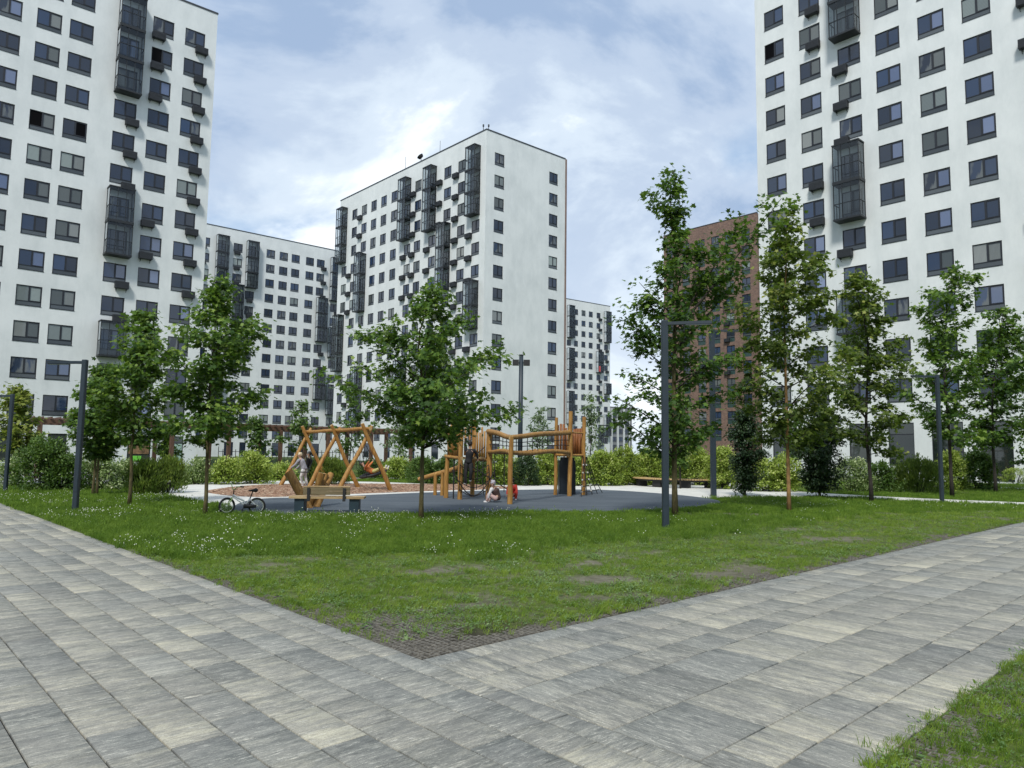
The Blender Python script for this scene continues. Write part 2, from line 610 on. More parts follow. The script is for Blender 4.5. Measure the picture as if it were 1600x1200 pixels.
    def leaf(name, stops, trans=0.3, tcol=(0.22, 0.38, 0.03)):
        m = NT(name)
        t = m.attr('tone').outputs['Fac']
        col = m.ramp(t, stops)
        m.set(col=col, rough=0.5, spec=0.35)
        tl = m.node('ShaderNodeBsdfTranslucent')
        m.l.new(m.mix(0.45, col, tcol), tl.inputs[0])
        ms = m.node('ShaderNodeMixShader'); ms.inputs[0].default_value = trans
        m.l.new(m.bsdf.outputs[0], ms.inputs[1]); m.l.new(tl.outputs[0], ms.inputs[2])
        m.l.new(ms.outputs[0], m.out.inputs[0])
        return m.mat
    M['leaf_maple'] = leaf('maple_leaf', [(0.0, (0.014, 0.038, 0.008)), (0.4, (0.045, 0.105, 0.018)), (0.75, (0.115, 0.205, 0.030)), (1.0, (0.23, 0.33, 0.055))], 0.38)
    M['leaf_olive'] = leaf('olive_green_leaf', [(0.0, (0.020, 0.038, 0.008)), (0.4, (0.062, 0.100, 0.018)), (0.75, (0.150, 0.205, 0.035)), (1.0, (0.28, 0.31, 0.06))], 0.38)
    M['leaf_dark'] = leaf('dark_evergreen_leaf', [(0.0, (0.008, 0.022, 0.009)), (0.6, (0.022, 0.050, 0.018)), (1.0, (0.075, 0.12, 0.05))], 0.15)
    M['leaf_bright'] = leaf('bright_yellow_green_leaf', [(0.0, (0.05, 0.09, 0.012)), (0.45, (0.17, 0.26, 0.035)), (0.75, (0.36, 0.46, 0.09)), (1.0, (0.62, 0.68, 0.25))], 0.35, (0.5, 0.6, 0.05))
    M['leaf_var'] = leaf('cream_edged_leaf', [(0.0, (0.05, 0.09, 0.025)), (0.4, (0.12, 0.19, 0.05)), (0.7, (0.33, 0.42, 0.17)), (1.0, (0.62, 0.66, 0.42))], 0.3)
    M['leaf_mid'] = leaf('mid_green_leaf', [(0.0, (0.022, 0.055, 0.012)), (0.5, (0.055, 0.115, 0.02)), (1.0, (0.14, 0.22, 0.05))])
    M['leaf_spiky'] = leaf('fine_spirea_leaf', [(0.0, (0.035, 0.065, 0.012)), (0.5, (0.085, 0.14, 0.02)), (1.0, (0.20, 0.26, 0.04))], 0.3)
    M['leaf_pale'] = leaf('pale_silver_leaf', [(0.0, (0.06, 0.10, 0.05)), (0.5, (0.13, 0.19, 0.10)), (1.0, (0.26, 0.33, 0.19))], 0.3)
    m = NT('young_tree_bark')
    n = m.noise(m.coord('Object', (6, 6, 1.2)), 5, 5, 0.6)
    m.set(col=m.ramp(n, [(0.3, (0.05, 0.042, 0.022)), (0.7, (0.15, 0.125, 0.06))]), rough=0.9, spec=0.2)
    m.bump(n, 0.5, 0.01)
    M['bark'] = m.mat
    M['bark_tan'] = simple('tan_wrapped_trunk', (0.26, 0.15, 0.06), 0.9, 0.3, 9)
    M['bark_dark'] = simple('dark_bark', (0.028, 0.023, 0.018), 0.9, 0.3, 9)

    def wood(name, a, b, c, sc=(1.2, 1.2, 14)):
        m = NT(name)
        n = m.noise(m.coord('Object', sc), 2.2, 6, 0.6, 0.6)
        n2 = m.noise(m.coord('Object'), 1.1, 4, 0.6)
        col = m.ramp(n, [(0.3, a), (0.55, b), (0.75, c)])
        m.set(col=m.mix(m.ramp(n2, [(0.4, 0.0), (0.7, 0.4)]), col, a), rough=0.55, spec=0.35)
        m.bump(n, 0.3, 0.006)
        return m.mat
    M['log'] = wood('oiled_robinia_log', (0.18, 0.085, 0.022), (0.36, 0.19, 0.048), (0.50, 0.31, 0.11), (9, 9, 1.0))
    M['log_end'] = wood('pale_log_end', (0.38, 0.25, 0.11), (0.52, 0.37, 0.18), (0.62, 0.48, 0.26), (9, 9, 9))
    M['log_red'] = wood('reddish_slat_wood', (0.13, 0.042, 0.014), (0.24, 0.090, 0.024), (0.33, 0.15, 0.045), (9, 9, 1.0))
    M['bench_wood'] = wood('pale_bench_wood', (0.24, 0.16, 0.075), (0.40, 0.29, 0.15), (0.56, 0.43, 0.25), (1.0, 14, 14))
    M['bench_dark'] = wood('grey_brown_bench_back', (0.10, 0.08, 0.045), (0.17, 0.135, 0.075), (0.24, 0.19, 0.11), (1.0, 14, 14))
    M['pergola'] = wood('brown_pergola_timber', (0.070, 0.038, 0.026), (0.120, 0.068, 0.045), (0.17, 0.105, 0.07), (6, 6, 1.5))
    M['steel'] = simple('anthracite_painted_steel', (0.017, 0.029, 0.041), 0.5, 0.12, 3)
    M['teal'] = simple('dark_teal_steel', (0.012, 0.030, 0.042), 0.5, 0.2, 5)
    M['black'] = simple('black_rubber', (0.012, 0.012, 0.013), 0.6, 0.2, 8)
    M['rope'] = simple('black_rope', (0.018, 0.016, 0.016), 0.85, 0.3, 20)
    M['node'] = simple('pale_plastic_rope_joint', (0.55, 0.55, 0.50), 0.5, 0.1, 9)
    M['panel'] = simple('dark_slide_panel', (0.012, 0.018, 0.026), 0.35, 0.2, 4)
    M['glass_pole'] = M['steel']

    m = NT('blue_grey_rubber_surface')
    p = m.coord('Position')
    n = m.noise(p, 90, 3, 0.8)
    n2 = m.noise(m.coord('Position', (0.35, 1.4, 1)), 1.2, 5, 0.6)
    c = m.ramp(m.math('ADD', m.math('MULTIPLY', n, 0.35), m.math('MULTIPLY', n2, 0.65)), [(0.34, (0.055, 0.069, 0.083)), (0.64, (0.098, 0.116, 0.134))])
    m.set(col=c, rough=0.85, spec=0.25)
    m.bump(n, 0.5, 0.005)
    M['rubber'] = m.mat

    m = NT('wood_chip_bed')
    v = m.node('ShaderNodeTexVoronoi'); v.inputs['Scale'].default_value = 14
    m.l.new(m.coord('Position', (1, 0.55, 1)), v.inputs['Vector'])
    sp = m.node('ShaderNodeSeparateColor'); m.l.new(v.outputs['Color'], sp.inputs[0])
    m.set(col=m.ramp(sp.outputs[0], [(0.0, (0.10, 0.05, 0.03)), (0.45, (0.26, 0.145, 0.09)), (0.8, (0.40, 0.25, 0.165)), (1.0, (0.55, 0.42, 0.30))]), rough=0.9, spec=0.2)
    m.bump(v.outputs['Distance'], 0.8, 0.03)
    M['chips'] = m.mat
    M['chip_a'] = simple('chip_brown', (0.30, 0.165, 0.10), 0.85, 0.5, 30)
    M['chip_b'] = simple('chip_pale', (0.46, 0.33, 0.22), 0.85, 0.4, 30)

    m = NT('pale_concrete_path')
    n = m.noise(m.coord('Position'), 1.2, 5, 0.65)
    n2 = m.noise(m.coord('Position'), 50, 3, 0.7)
    m.set(col=m.ramp(m.math('ADD', m.math('MULTIPLY', n, 0.6), m.math('MULTIPLY', n2, 0.4)), [(0.35, (0.46, 0.455, 0.42)), (0.65, (0.66, 0.655, 0.61))]), rough=0.85, spec=0.25)
    m.bump(n2, 0.3, 0.005)
    M['path'] = m.mat
    M['kerb'] = simple('grey_concrete_kerb', (0.28, 0.285, 0.28), 0.85, 0.2, 12)
    M['grid'] = simple('dark_paver_grid', (0.125, 0.115, 0.095), 0.85, 0.55, 22)
    M['grid_soil'] = simple('soil_in_grid', (0.085, 0.070, 0.052), 0.95, 0.5, 25)

    M['lime'] = simple('lime_bicycle_paint', (0.42, 0.58, 0.22), 0.3, 0.1)
    M['white_paint'] = simple('white_paint', (0.72, 0.74, 0.72), 0.35, 0.06)
    M['rim'] = simple('pale_rim', (0.62, 0.68, 0.60), 0.3, 0.06)
    M['skin'] = simple('skin', (0.42, 0.26, 0.19), 0.6, 0.05)
    M['hair_dark'] = simple('dark_hair', (0.018, 0.014, 0.012), 0.6, 0.3, 30)
    M['hair_blond'] = simple('pale_blond_hair', (0.50, 0.42, 0.28), 0.6, 0.2, 30)
    for k, c in dict(black=(0.010, 0.010, 0.012), white=(0.52, 0.51, 0.51), grey=(0.24, 0.24, 0.27), pink=(0.42, 0.29, 0.27), red=(0.55, 0.045, 0.03),
                     brown=(0.055, 0.03, 0.025), orange=(0.55, 0.17, 0.05), yellow=(0.62, 0.55, 0.20), lilac=(0.34, 0.32, 0.36)).items():
        M['cloth_' + k] = simple(k + '_cloth', c, 0.85, 0.12, 14)


mats()

# ------------------------------------------------------------------ ground
TL, TR = R(-42.6), R(46.5)
dL, nL = np.array([math.sin(TL), math.cos(TL)]), np.array([math.cos(TL), -math.sin(TL)])
dR, nR = np.array([math.sin(TR), math.cos(TR)]), np.array([math.cos(TR), -math.sin(TR)])
CORNER = np.array(G(659, 1031))
nL0 = float(CORNER @ nL)       # lawn edge on the left path
nR0 = float(CORNER @ nR)       # lawn edge on the right path
nR1 = nR0 + 3.08               # far edge of the right path (grass wedge at bottom right)


def vnoise(x, y, s, seed=0):
    """cheap smooth value noise for numpy arrays"""
    x = np.asarray(x) / s + seed * 17.3
    y = np.asarray(y) / s + seed * 9.1
    xi, yi = np.floor(x), np.floor(y)
    fx, fy = x - xi, y - yi
    fx = fx * fx * (3 - 2 * fx); fy = fy * fy * (3 - 2 * fy)

    def h(a, b):
        v = np.sin(a * 127.1 + b * 311.7 + seed * 74.7) * 43758.5453
        return v - np.floor(v)
    return (h(xi, yi) * (1 - fx) + h(xi + 1, yi) * fx) * (1 - fy) + (h(xi, yi + 1) * (1 - fx) + h(xi + 1, yi + 1) * fx) * fy


def poly_in(x, y, poly):
    x, y = np.asarray(x), np.asarray(y)
    ins = np.zeros(x.shape, bool)
    n = len(poly)
    j = n - 1
    for i in range(n):
        xi, yi = poly[i]; xj, yj = poly[j]
        c = ((yi > y) != (yj > y)) & (x < (xj - xi) * (y - yi) / (yj - yi + 1e-12) + xi)
        ins ^= c
        j = i
    return ins


def smooth_poly(pts, k=4):
    n = len(pts)
    out_ = []
    P_ = [np.array(p, float) for p in pts]
    for i in range(n):
        p0, p1, p2, p3 = P_[i - 1], P_[i], P_[(i + 1) % n], P_[(i + 2) % n]
        for t in np.arange(k) / k:
            out_.append(tuple(0.5 * ((2 * p1) + (-p0 + p2) * t + (2 * p0 - 5 * p1 + 4 * p2 - p3) * t * t + (-p0 + 3 * p1 - 3 * p2 + p3) * t ** 3)))
    return out_


def sheet(name, poly, z, mat, kind='structure', thick=0.05):
    m = MB()
    n = len(poly)
    m.add([(x, y, z) for x, y in poly] + [(x, y, z - thick) for x, y in poly],
          [tuple(range(n))] + [(i + n, (i + 1) % n + n, (i + 1) % n, i) for i in range(n)])
    # make sure the top faces up
    a = sum(poly[i][0] * poly[(i + 1) % n][1] - poly[(i + 1) % n][0] * poly[i][1] for i in range(n))
    if a < 0:
        m.f[0] = tuple(reversed(m.f[0]))
    o = m.build(name, mat)
    return tag(o, kind=kind)


# polygons
concrete_poly = smooth_poly([G(262, 773), G(300, 783), G(345, 789), G(420, 800), G(640, 798), G(900, 792), G(1040, 786), G(1095, 779.5), G(1130, 777.5), G(1200, 777.5), (12.7, 29.3), (15.1, 27.1), (17.6, 25.5), (28, 19.8),
                             (29, 21.3), (18.2, 27.0), (15.0, 29.4), (12.9, 32.5), (13.5, 36), (13.8, 41), (8.5, 42), (2.5, 36.0), (-2.6, 34.8), (-7, 36.5), (-12, 36.5), (-13.6, 33), (-13.2, 28.5)], 4)
rubber_poly = smooth_poly([G(372, 803), G(500, 803.5), G(640, 803), G(800, 801), G(950, 800), G(1060, 796), G(1118, 789), G(1122, 783), G(1090, 777.5), G(1040, 772.5), G(960, 767), G(880, 765.5), G(800, 766.5),
                           G(720, 768.5), G(640, 771.5), G(560, 775), G(480, 778), G(420, 779.5), G(385, 784), G(365, 793)], 4)
chips_poly = smooth_poly([G(322, 768.5), G(360, 775.5), G(420, 777.6), G(480, 775.5), G(560, 772.3), G(640, 769.3), G(700, 767), G(760, 765.5), G(800, 762.5), G(740, 757.5), G(640, 757), G(520, 756), G(430, 757.5), G(370, 761)], 4)

# big sheet to the horizon
sheet('ground', [(-700, -60), (700, -60), (700, 1500), (-700, 1500)], -0.06, M['far'], thick=0.3)

# lawn surface, a displaced grid that stops at the paving
def lawn_mask(x, y):
    xy = np.stack([x, y], -1)
    a = (xy @ nL > nL0) & (xy @ nR < nR0)
    b = (xy @ nR > nR1) & (xy @ nL > nL0 - 0.4)
    return a, b


def lawn_height(x, y):
    return 0.03 * (vnoise(x, y, 2.3, 3) - 0.5) + 0.015 * (vnoise(x, y, 0.5, 4) - 0.5)


def bare_amount(x, y):
    """how worn the turf is: 0 lush, 1 bare soil"""
    xy = np.stack([np.asarray(x), np.asarray(y)], -1)
    a = xy @ nL - nL0
    b = nR0 - xy @ nR
    lush_edge = np.interp(x, [-8, -4.6, 0, 2.4, 7.7, 12.6], [11.2, 10.9, 11.6, 13.4, 18.2, 22.5])
    short = np.clip((lush_edge - y) / 1.1 + 0.5 + 2.6 * (vnoise(x, y, 1.1, 8) * 0.6 + vnoise(x, y, 0.35, 9) * 0.4 - 0.5), 0, 1)
    near_r = np.where(b > -0.02, np.exp(-np.clip(b, 0, 9) / 0.18), 0)
    near_c = np.exp(-np.hypot(x - CORNER[0], y - CORNER[1] - 0.1) / 0.75)
    patch = np.clip((vnoise(x, y, 0.9, 21) * 0.6 + vnoise(x, y, 0.27, 22) * 0.4 - 0.60) * 5, 0, 1)
    bare = short * np.clip(patch * 0.8 + near_r * 0.55 + near_c * 1.5, 0, 1)
    # two dry worn spots by the right path, one behind the tall tree
    for cx_, cy_, rx, ry in ((1.25, 9.4, 0.55, 0.35), (2.9, 9.9, 0.8, 0.35), (6.0, 19.7, 1.6, 0.6), (0.9, 8.2, 0.3, 0.2)):
        bare = np.maximum(bare, np.clip(1.4 - np.hypot((x - cx_) / rx, (y - cy_) / ry) + 0.6 * (vnoise(x, y, 0.25, 31) - 0.5), 0, 0.95))
    return short, bare


def gridness(x, y):
    xy = np.stack([x, y], -1)
    b = nR0 - xy @ nR
    c = np.exp(-np.hypot(x - CORNER[0], y - CORNER[1] - 0.1) / 1.1) * 1.6
    e = np.where(b > -0.02, np.exp(-np.clip(b, 0, 9) / 0.3), 0)
    v = np.where(xy @ nR > nR1 - 0.02, 0.75, 0)
    return np.clip(c + e + v, 0, 1).astype(np.float32)


def grid_sheet(name, P0, du, dv, nu, nv, keep, z=0.0):
    U, V_ = np.meshgrid(np.arange(nu + 1), np.arange(nv + 1))
    X = P0[0] + U * du[0] + V_ * dv[0]
    Y = P0[1] + U * du[1] + V_ * dv[1]
    Z = lawn_height(X, Y) + z
    e = np.minimum(np.abs(np.stack([X, Y], -1) @ nL - nL0), np.minimum(np.abs(np.stack([X, Y], -1) @ nR - nR0), np.abs(np.stack([X, Y], -1) @ nR - nR1)))
    Z = np.where(e < 0.3, Z * 0 + z - 0.004, Z)
    idx = (V_ * (nu + 1) + U)
    q = np.stack([idx[:-1, :-1], idx[:-1, 1:], idx[1:, 1:], idx[1:, :-1]], -1).reshape(-1, 4)
    s_, b_ = bare_amount(X.ravel(), Y.ravel())
    me = np_mesh(name, np.stack([X.ravel(), Y.ravel(), Z.ravel()], -1), q.ravel(), [4] * len(q), M['soil'], True,
                 {'bare': ('POINT', 'FLOAT', np.clip(b_ * 1.2 + 0.15 * s_, 0, 1)), 'grid': ('POINT', 'FLOAT', gridness(X.ravel(), Y.ravel()))})
    return tag(obj(name, me), kind='structure')


# lawn spans corner -> along dL and dR
st = 0.16
grid_sheet('lawn', CORNER, dR * st, dL * st, 290, 290, None, 0.0)
w0_ = nR1 * nR + (nL0 + 0.05 - (nR1 * nR) @ nL) / (dR @ nL) * dR
grid_sheet('verge_lawn', w0_, dR * st, -dL * st, 160, 40, None, 0.0)

# paving
jb = []
jL = [tuple(CORNER + dL * 40), tuple(CORNER - dL * 9), tuple(CORNER - dL * 9 - nL * 12), tuple(CORNER + dL * 40 - nL * 12)]
sheet('paving_bed', jL, -0.012, M['joint'])
a0 = CORNER; a1 = CORNER + dR * 60
jR = [tuple(a0), tuple(a1), tuple(a1 + nR * 3.08), tuple(CORNER + nR * 3.08 - dR * 1.0), tuple(CORNER - dL * 9), ]
sheet('paving_bed', [tuple(a0), tuple(a1), tuple(a1 + nR * 3.08), tuple(a0 + nR * 3.08)], -0.010, M['joint'])

rng = random.Random(11)
tiles = []      # (origin point, along dir, across dir, length, width, kerbflag)


def lane_tiles(n0, n1, D, N, dstart, dend, lens, kerb=False):
    d = dstart
    d -= rng.random() * 0.3
    first = True
    while d < dend:
        L = rng.choice(lens)
        s0 = max(d, dstart)
        if d + L - s0 > 0.08:
            tiles.append((s0, d + L, n0, n1, D, N, kerb))
        d += L


k = 0
n_ = nL0
while n_ > nL0 - 11.4:
    w = 0.2 if k == 0 else 0.3
    lane_tiles(n_ - w, n_, dL, nL, float(CORNER @ dL) - 8.6, float(CORNER @ dL) + 36, [0.4, 0.5, 0.6] if k else [0.6], False)
    n_ -= w
    k += 1
bounds = [0, 0.22, 0.62, 0.99, 1.32, 1.87, 2.45, 2.76, 3.08]
base_d = float(CORNER @ dR)
for i in range(len(bounds) - 1):
    # start exactly at the line of the left paving's edge
    mid = nR0 + (bounds[i] + bounds[i + 1]) / 2
    t = (nL0 - mid * (nR @ nL)) / (dR @ nL)
    wd = bounds[i + 1] - bounds[i]
    lane_tiles(nR0 + bounds[i], nR0 + bounds[i + 1], dR, nR, t + 0.003, base_d + 45, [0.6] if i == 0 else ([0.45, 0.6, 0.75] if wd > 0.45 else [0.4, 0.5, 0.6]), i == 0)


def tile_arrays(T):
    s0, s1, n0, n1, D, N, kerb = T
    g, gn = 0.0026, 0.0050
    s0, s1, n0, n1 = s0 + g, s1 - g, n0 + gn, n1 - gn
    c = 0.004
    zt = 0.004 + rng.uniform(-0.0012, 0.0012)
    tl = [rng.uniform(-0.0008, 0.0008) for _ in range(2)]
    pts, uvs = [], []
    for q, z in ((0, zt - 0.016), (0, zt - c), (c, zt)):
        for a, b in ((s0 + q, n0 + q), (s1 - q, n0 + q), (s1 - q, n1 - q), (s0 + q, n1 - q)):
            p = a * D + b * N
            dz = tl[0] * (1 if b > (n0 + n1) / 2 else -1) + tl[1] * (1 if a > (s0 + s1) / 2 else -1)
            pts.append((p[0], p[1], z + dz))
            uvs.append((b, a))
    fs = [(8, 9, 10, 11)]
    for k_ in range(2):
        for i in range(4):
            j = (i + 1) % 4
            fs.append((k_ * 4 + i, k_ * 4 + j, k_ * 4 + 4 + j, k_ * 4 + 4 + i))
    cr = (D[0] * N[1] - D[1] * N[0])
    if cr < 0:
        fs = [tuple(reversed(f)) for f in fs]
    warm = 0.0 if kerb else (1.0 if rng.random() < 0.55 else rng.uniform(0, 0.6))
    tone = rng.gauss(0.5, 0.26)
    if rng.random() < 0.10:
        tone += 0.55; warm = 1.0
    if rng.random() < 0.12:
        tone -= 0.35
    if kerb:
        tone = 0.45 + rng.uniform(-0.1, 0.1)
    cl = (rng.random(), min(1.3, max(-0.2, tone)), warm, 1)
    return pts, fs, uvs, cl


def slab_mesh(Ts, name):
    V, Lp, Ct, UV, CL = [], [], [], [], []
    for T in Ts:
        p, f, u, c = tile_arrays(T)
        b = len(V)
        V += p
        for q in f:
            Lp += [i + b for i in q]; Ct.append(len(q)); UV += [u[i] for i in q]
        CL += [c] * len(p)
    me = np_mesh(name, V, Lp, Ct, M['slab'], False, {'slab': ('POINT', 'FLOAT_COLOR', np.array(CL, np.float32))})
    lay = me.uv_layers.new(name='slab_uv')
    lay.data.foreach_set('uv', np.array(UV, np.float32).ravel())
    return me


def tile_rank(T):
    c = (T[0] + T[1]) / 2 * T[4] + (T[2] + T[3]) / 2 * T[5]
    if c[1] < 1.5:
        return 1e6 + abs(c[1])
    px, py = PX(c[0], c[1], 0)
    out_ = max(0, -30 - px, px - 1630, py - 1235)
    return math.hypot(*c) + (1e4 + out_ if out_ > 0 else 0)


tiles.sort(key=tile_rank)
paving = thing('pavement', None, None)
paving['kind'] = 'structure'
for T in tiles[:298]:
    obj('paving_slab', slab_mesh([T], 'paving_slab'), paving)
rest = obj('paving_slabs', slab_mesh([T for T in tiles[298:] if tile_rank(T) < 1e6 and (T[0] + T[1]) / 2 < 60], 'paving_slabs'), paving)
rest['kind'] = 'stuff'

# concrete path, rubber, chips
sheet('concrete_path', concrete_poly, 0.020, M['path'], thick=0.10)
sheet('rubber_surface', rubber_poly, 0.026, M['rubber'], thick=0.10)
sheet('wood_chip_bed', chips_poly, 0.027, M['chips'], thick=0.10)
# far paths
sheet('far_path', [(22.5, 41.9), (60, 30.0), (60, 29.0), (22.3, 40.9)], 0.020, M['path'])
sheet('courtyard_paving', [(-32, 30.5), (-17.6, 30.0), (-17.0, 34), (-24, 45), (-50, 45)], 0.020, M['kerb'])
sheet('far_path', [(30, 52), (46, 46), (46, 49), (31, 55)], 0.020, M['path'])
sheet('far_path', [(-11, 40.2), (-2, 42.8), (9, 46.0), (9, 47.2), (-3, 44.2), (-11.5, 41.4)], 0.020, M['path'])

# loose chips
r2 = np.random.default_rng(5)
cp = np.array(chips_poly)
N_ = 9000
x = r2.uniform(cp[:, 0].min(), cp[:, 0].max(), N_); y = r2.uniform(cp[:, 1].min(), cp[:, 1].max(), N_)
kk = poly_in(x, y, chips_poly)
x, y = x[kk], y[kk]
n = len(x)
a = r2.uniform(0, 6.28, n); l_ = r2.uniform(0.025, 0.06, n); w_ = r2.uniform(0.012, 0.025, n); tz = r2.uniform(-0.02, 0.02, n)
u = np.stack([np.cos(a), np.sin(a), tz * 10], -1) * l_[:, None]; v = np.stack([-np.sin(a), np.cos(a), 0 * a], -1) * w_[:, None]
c0 = np.stack([x, y, 0 * x + 0.038], -1)
V = np.stack([c0 - u - v, c0 + u - v, c0 + u + v, c0 - u + v], 1).reshape(-1, 3)
me = np_mesh('wood_chips', V, np.arange(4 * n), [4] * n, [M['chip_a'], M['chip_b']])
me.polygons.foreach_set('material_index', r2.integers(0, 2, n).astype(np.int32))
tag(obj('wood_chips', me), 'loose brown and pale wood chips under the swings', 'wood chips', kind='stuff')

# turf reinforcement grid showing through near the corner and along the path edges
gm = MB()
cell = 0.062


def grid_cell(p, D, N, c=cell, z=0.006):
    o_, i_ = c * 0.49, c * 0.33
    pts = []
    jz = rng.uniform(-0.004, 0.004)
    for q, zz in ((o_, z - 0.02), (o_, z), (i_, z), (i_ * 0.9, z - 0.016)):
        for a, b in ((-1, -1), (1, -1), (1, 1), (-1, 1)):
            w = p + D * (a * q) + N * (b * q * 0.8)
            pts.append((w[0], w[1], zz + jz))
    fs = []
    for k_ in range(3):
        for i in range(4):
            j = (i + 1) % 4
            f = (k_ * 4 + i, k_ * 4 + j, k_ * 4 + 4 + j, k_ * 4 + 4 + i)
            fs.append(f if (D[0] * N[1] - D[1] * N[0]) > 0 else tuple(reversed(f)))
    gm.add(pts, fs)


for i in range(0, 62):
    for j in range(0, 62):
        p = CORNER + dR * ((i + 0.5) * cell) + dL * ((j + 0.5 + 0.5 * (i % 2)) * cell * 0.8)
        if i < 44 and i + j < 62 and rng.random() < 1.5 - (i + j) / 46:
            grid_cell(p, dR, dL)
for i in range(44, 230):
    for j in range(0, 7):
        if rng.random() < 0.95 - j * 0.10:
            p = CORNER + dR * ((i + 0.5) * cell) + dL * ((j + 0.5 + 0.5 * (i % 2)) * cell * 0.8)
            grid_cell(p, dR, dL)
for i in range(-10, 110):
    for j in range(0, 34):
        if rng.random() < 0.8 - j * 0.008:
            p = nR1 * nR + dR * (3.7 + i * cell) + nR * (0.05 + (j + 0.5 * (i % 2)) * cell * 0.8)
            grid_cell(p, dR, nR)
for i in range(0, 90):
    for j in range(0, 4):
        if rng.random() < 0.6 - j * 0.12:
            p = CORNER + dL * ((i + 0.5) * cell + 2) + dR * ((j + 0.5) * cell)
            grid_cell(p, dL, dR)
tag(gm.build('turf_grid', M['grid']), 'dark cellular paver grid showing through worn turf beside the pavement', 'turf grid', kind='stuff')


# ------------------------------------------------------------------ foliage tools
MAPLE = np.array([(0, 0), (0.04, -0.36), (0.30, -0.22), (0.48, -0.50), (0.60, -0.17), (1, 0), (0.60, 0.17), (0.48, 0.50), (0.30, 0.22), (0.04, 0.36)])
OVAL = np.array([(0, 0), (0.35, -0.24), (0.75, -0.2), (1, 0), (0.75, 0.2), (0.35, 0.24)])
NARROW = np.array([(0, 0), (0.5, -0.09), (1, 0), (0.5, 0.09)])


def leaves(P_, Dv, Nv, S, shape, droop=0.25):
    """leaf polygons at P_, pointing along Dv with normal Nv, size S"""
    n = len(P_)
    Dv = Dv / (np.linalg.norm(Dv, axis=1, keepdims=True) + 1e-9)
    Nv = Nv - Dv * np.sum(Nv * Dv, 1, keepdims=True)
    Nv = Nv / (np.linalg.norm(Nv, axis=1, keepdims=True) + 1e-9)
    Bv = np.cross(Nv, Dv)
    k = len(shape)
    sx, sy = shape[:, 0], shape[:, 1]
    sz = -droop * sx ** 2 * 0.6 - droop * np.abs(sy)
    V = (P_[:, None, :] + S[:, None, None] * (Dv[:, None, :] * sx[None, :, None] + Bv[:, None, :] * sy[None, :, None] + Nv[:, None, :] * sz[None, :, None]))
    return V.reshape(-1, 3), np.arange(n * k), np.full(n, k)


def leaf_mesh(name, P_, Dv, Nv, S, shape, mat, tone, droop=0.25):
    V, lp, ct = leaves(P_, Dv, Nv, S, shape, droop)
    return np_mesh(name, V, lp, ct, mat, False, {'tone': ('FACE', 'FLOAT', np.clip(tone, 0, 1).astype(np.float32))})


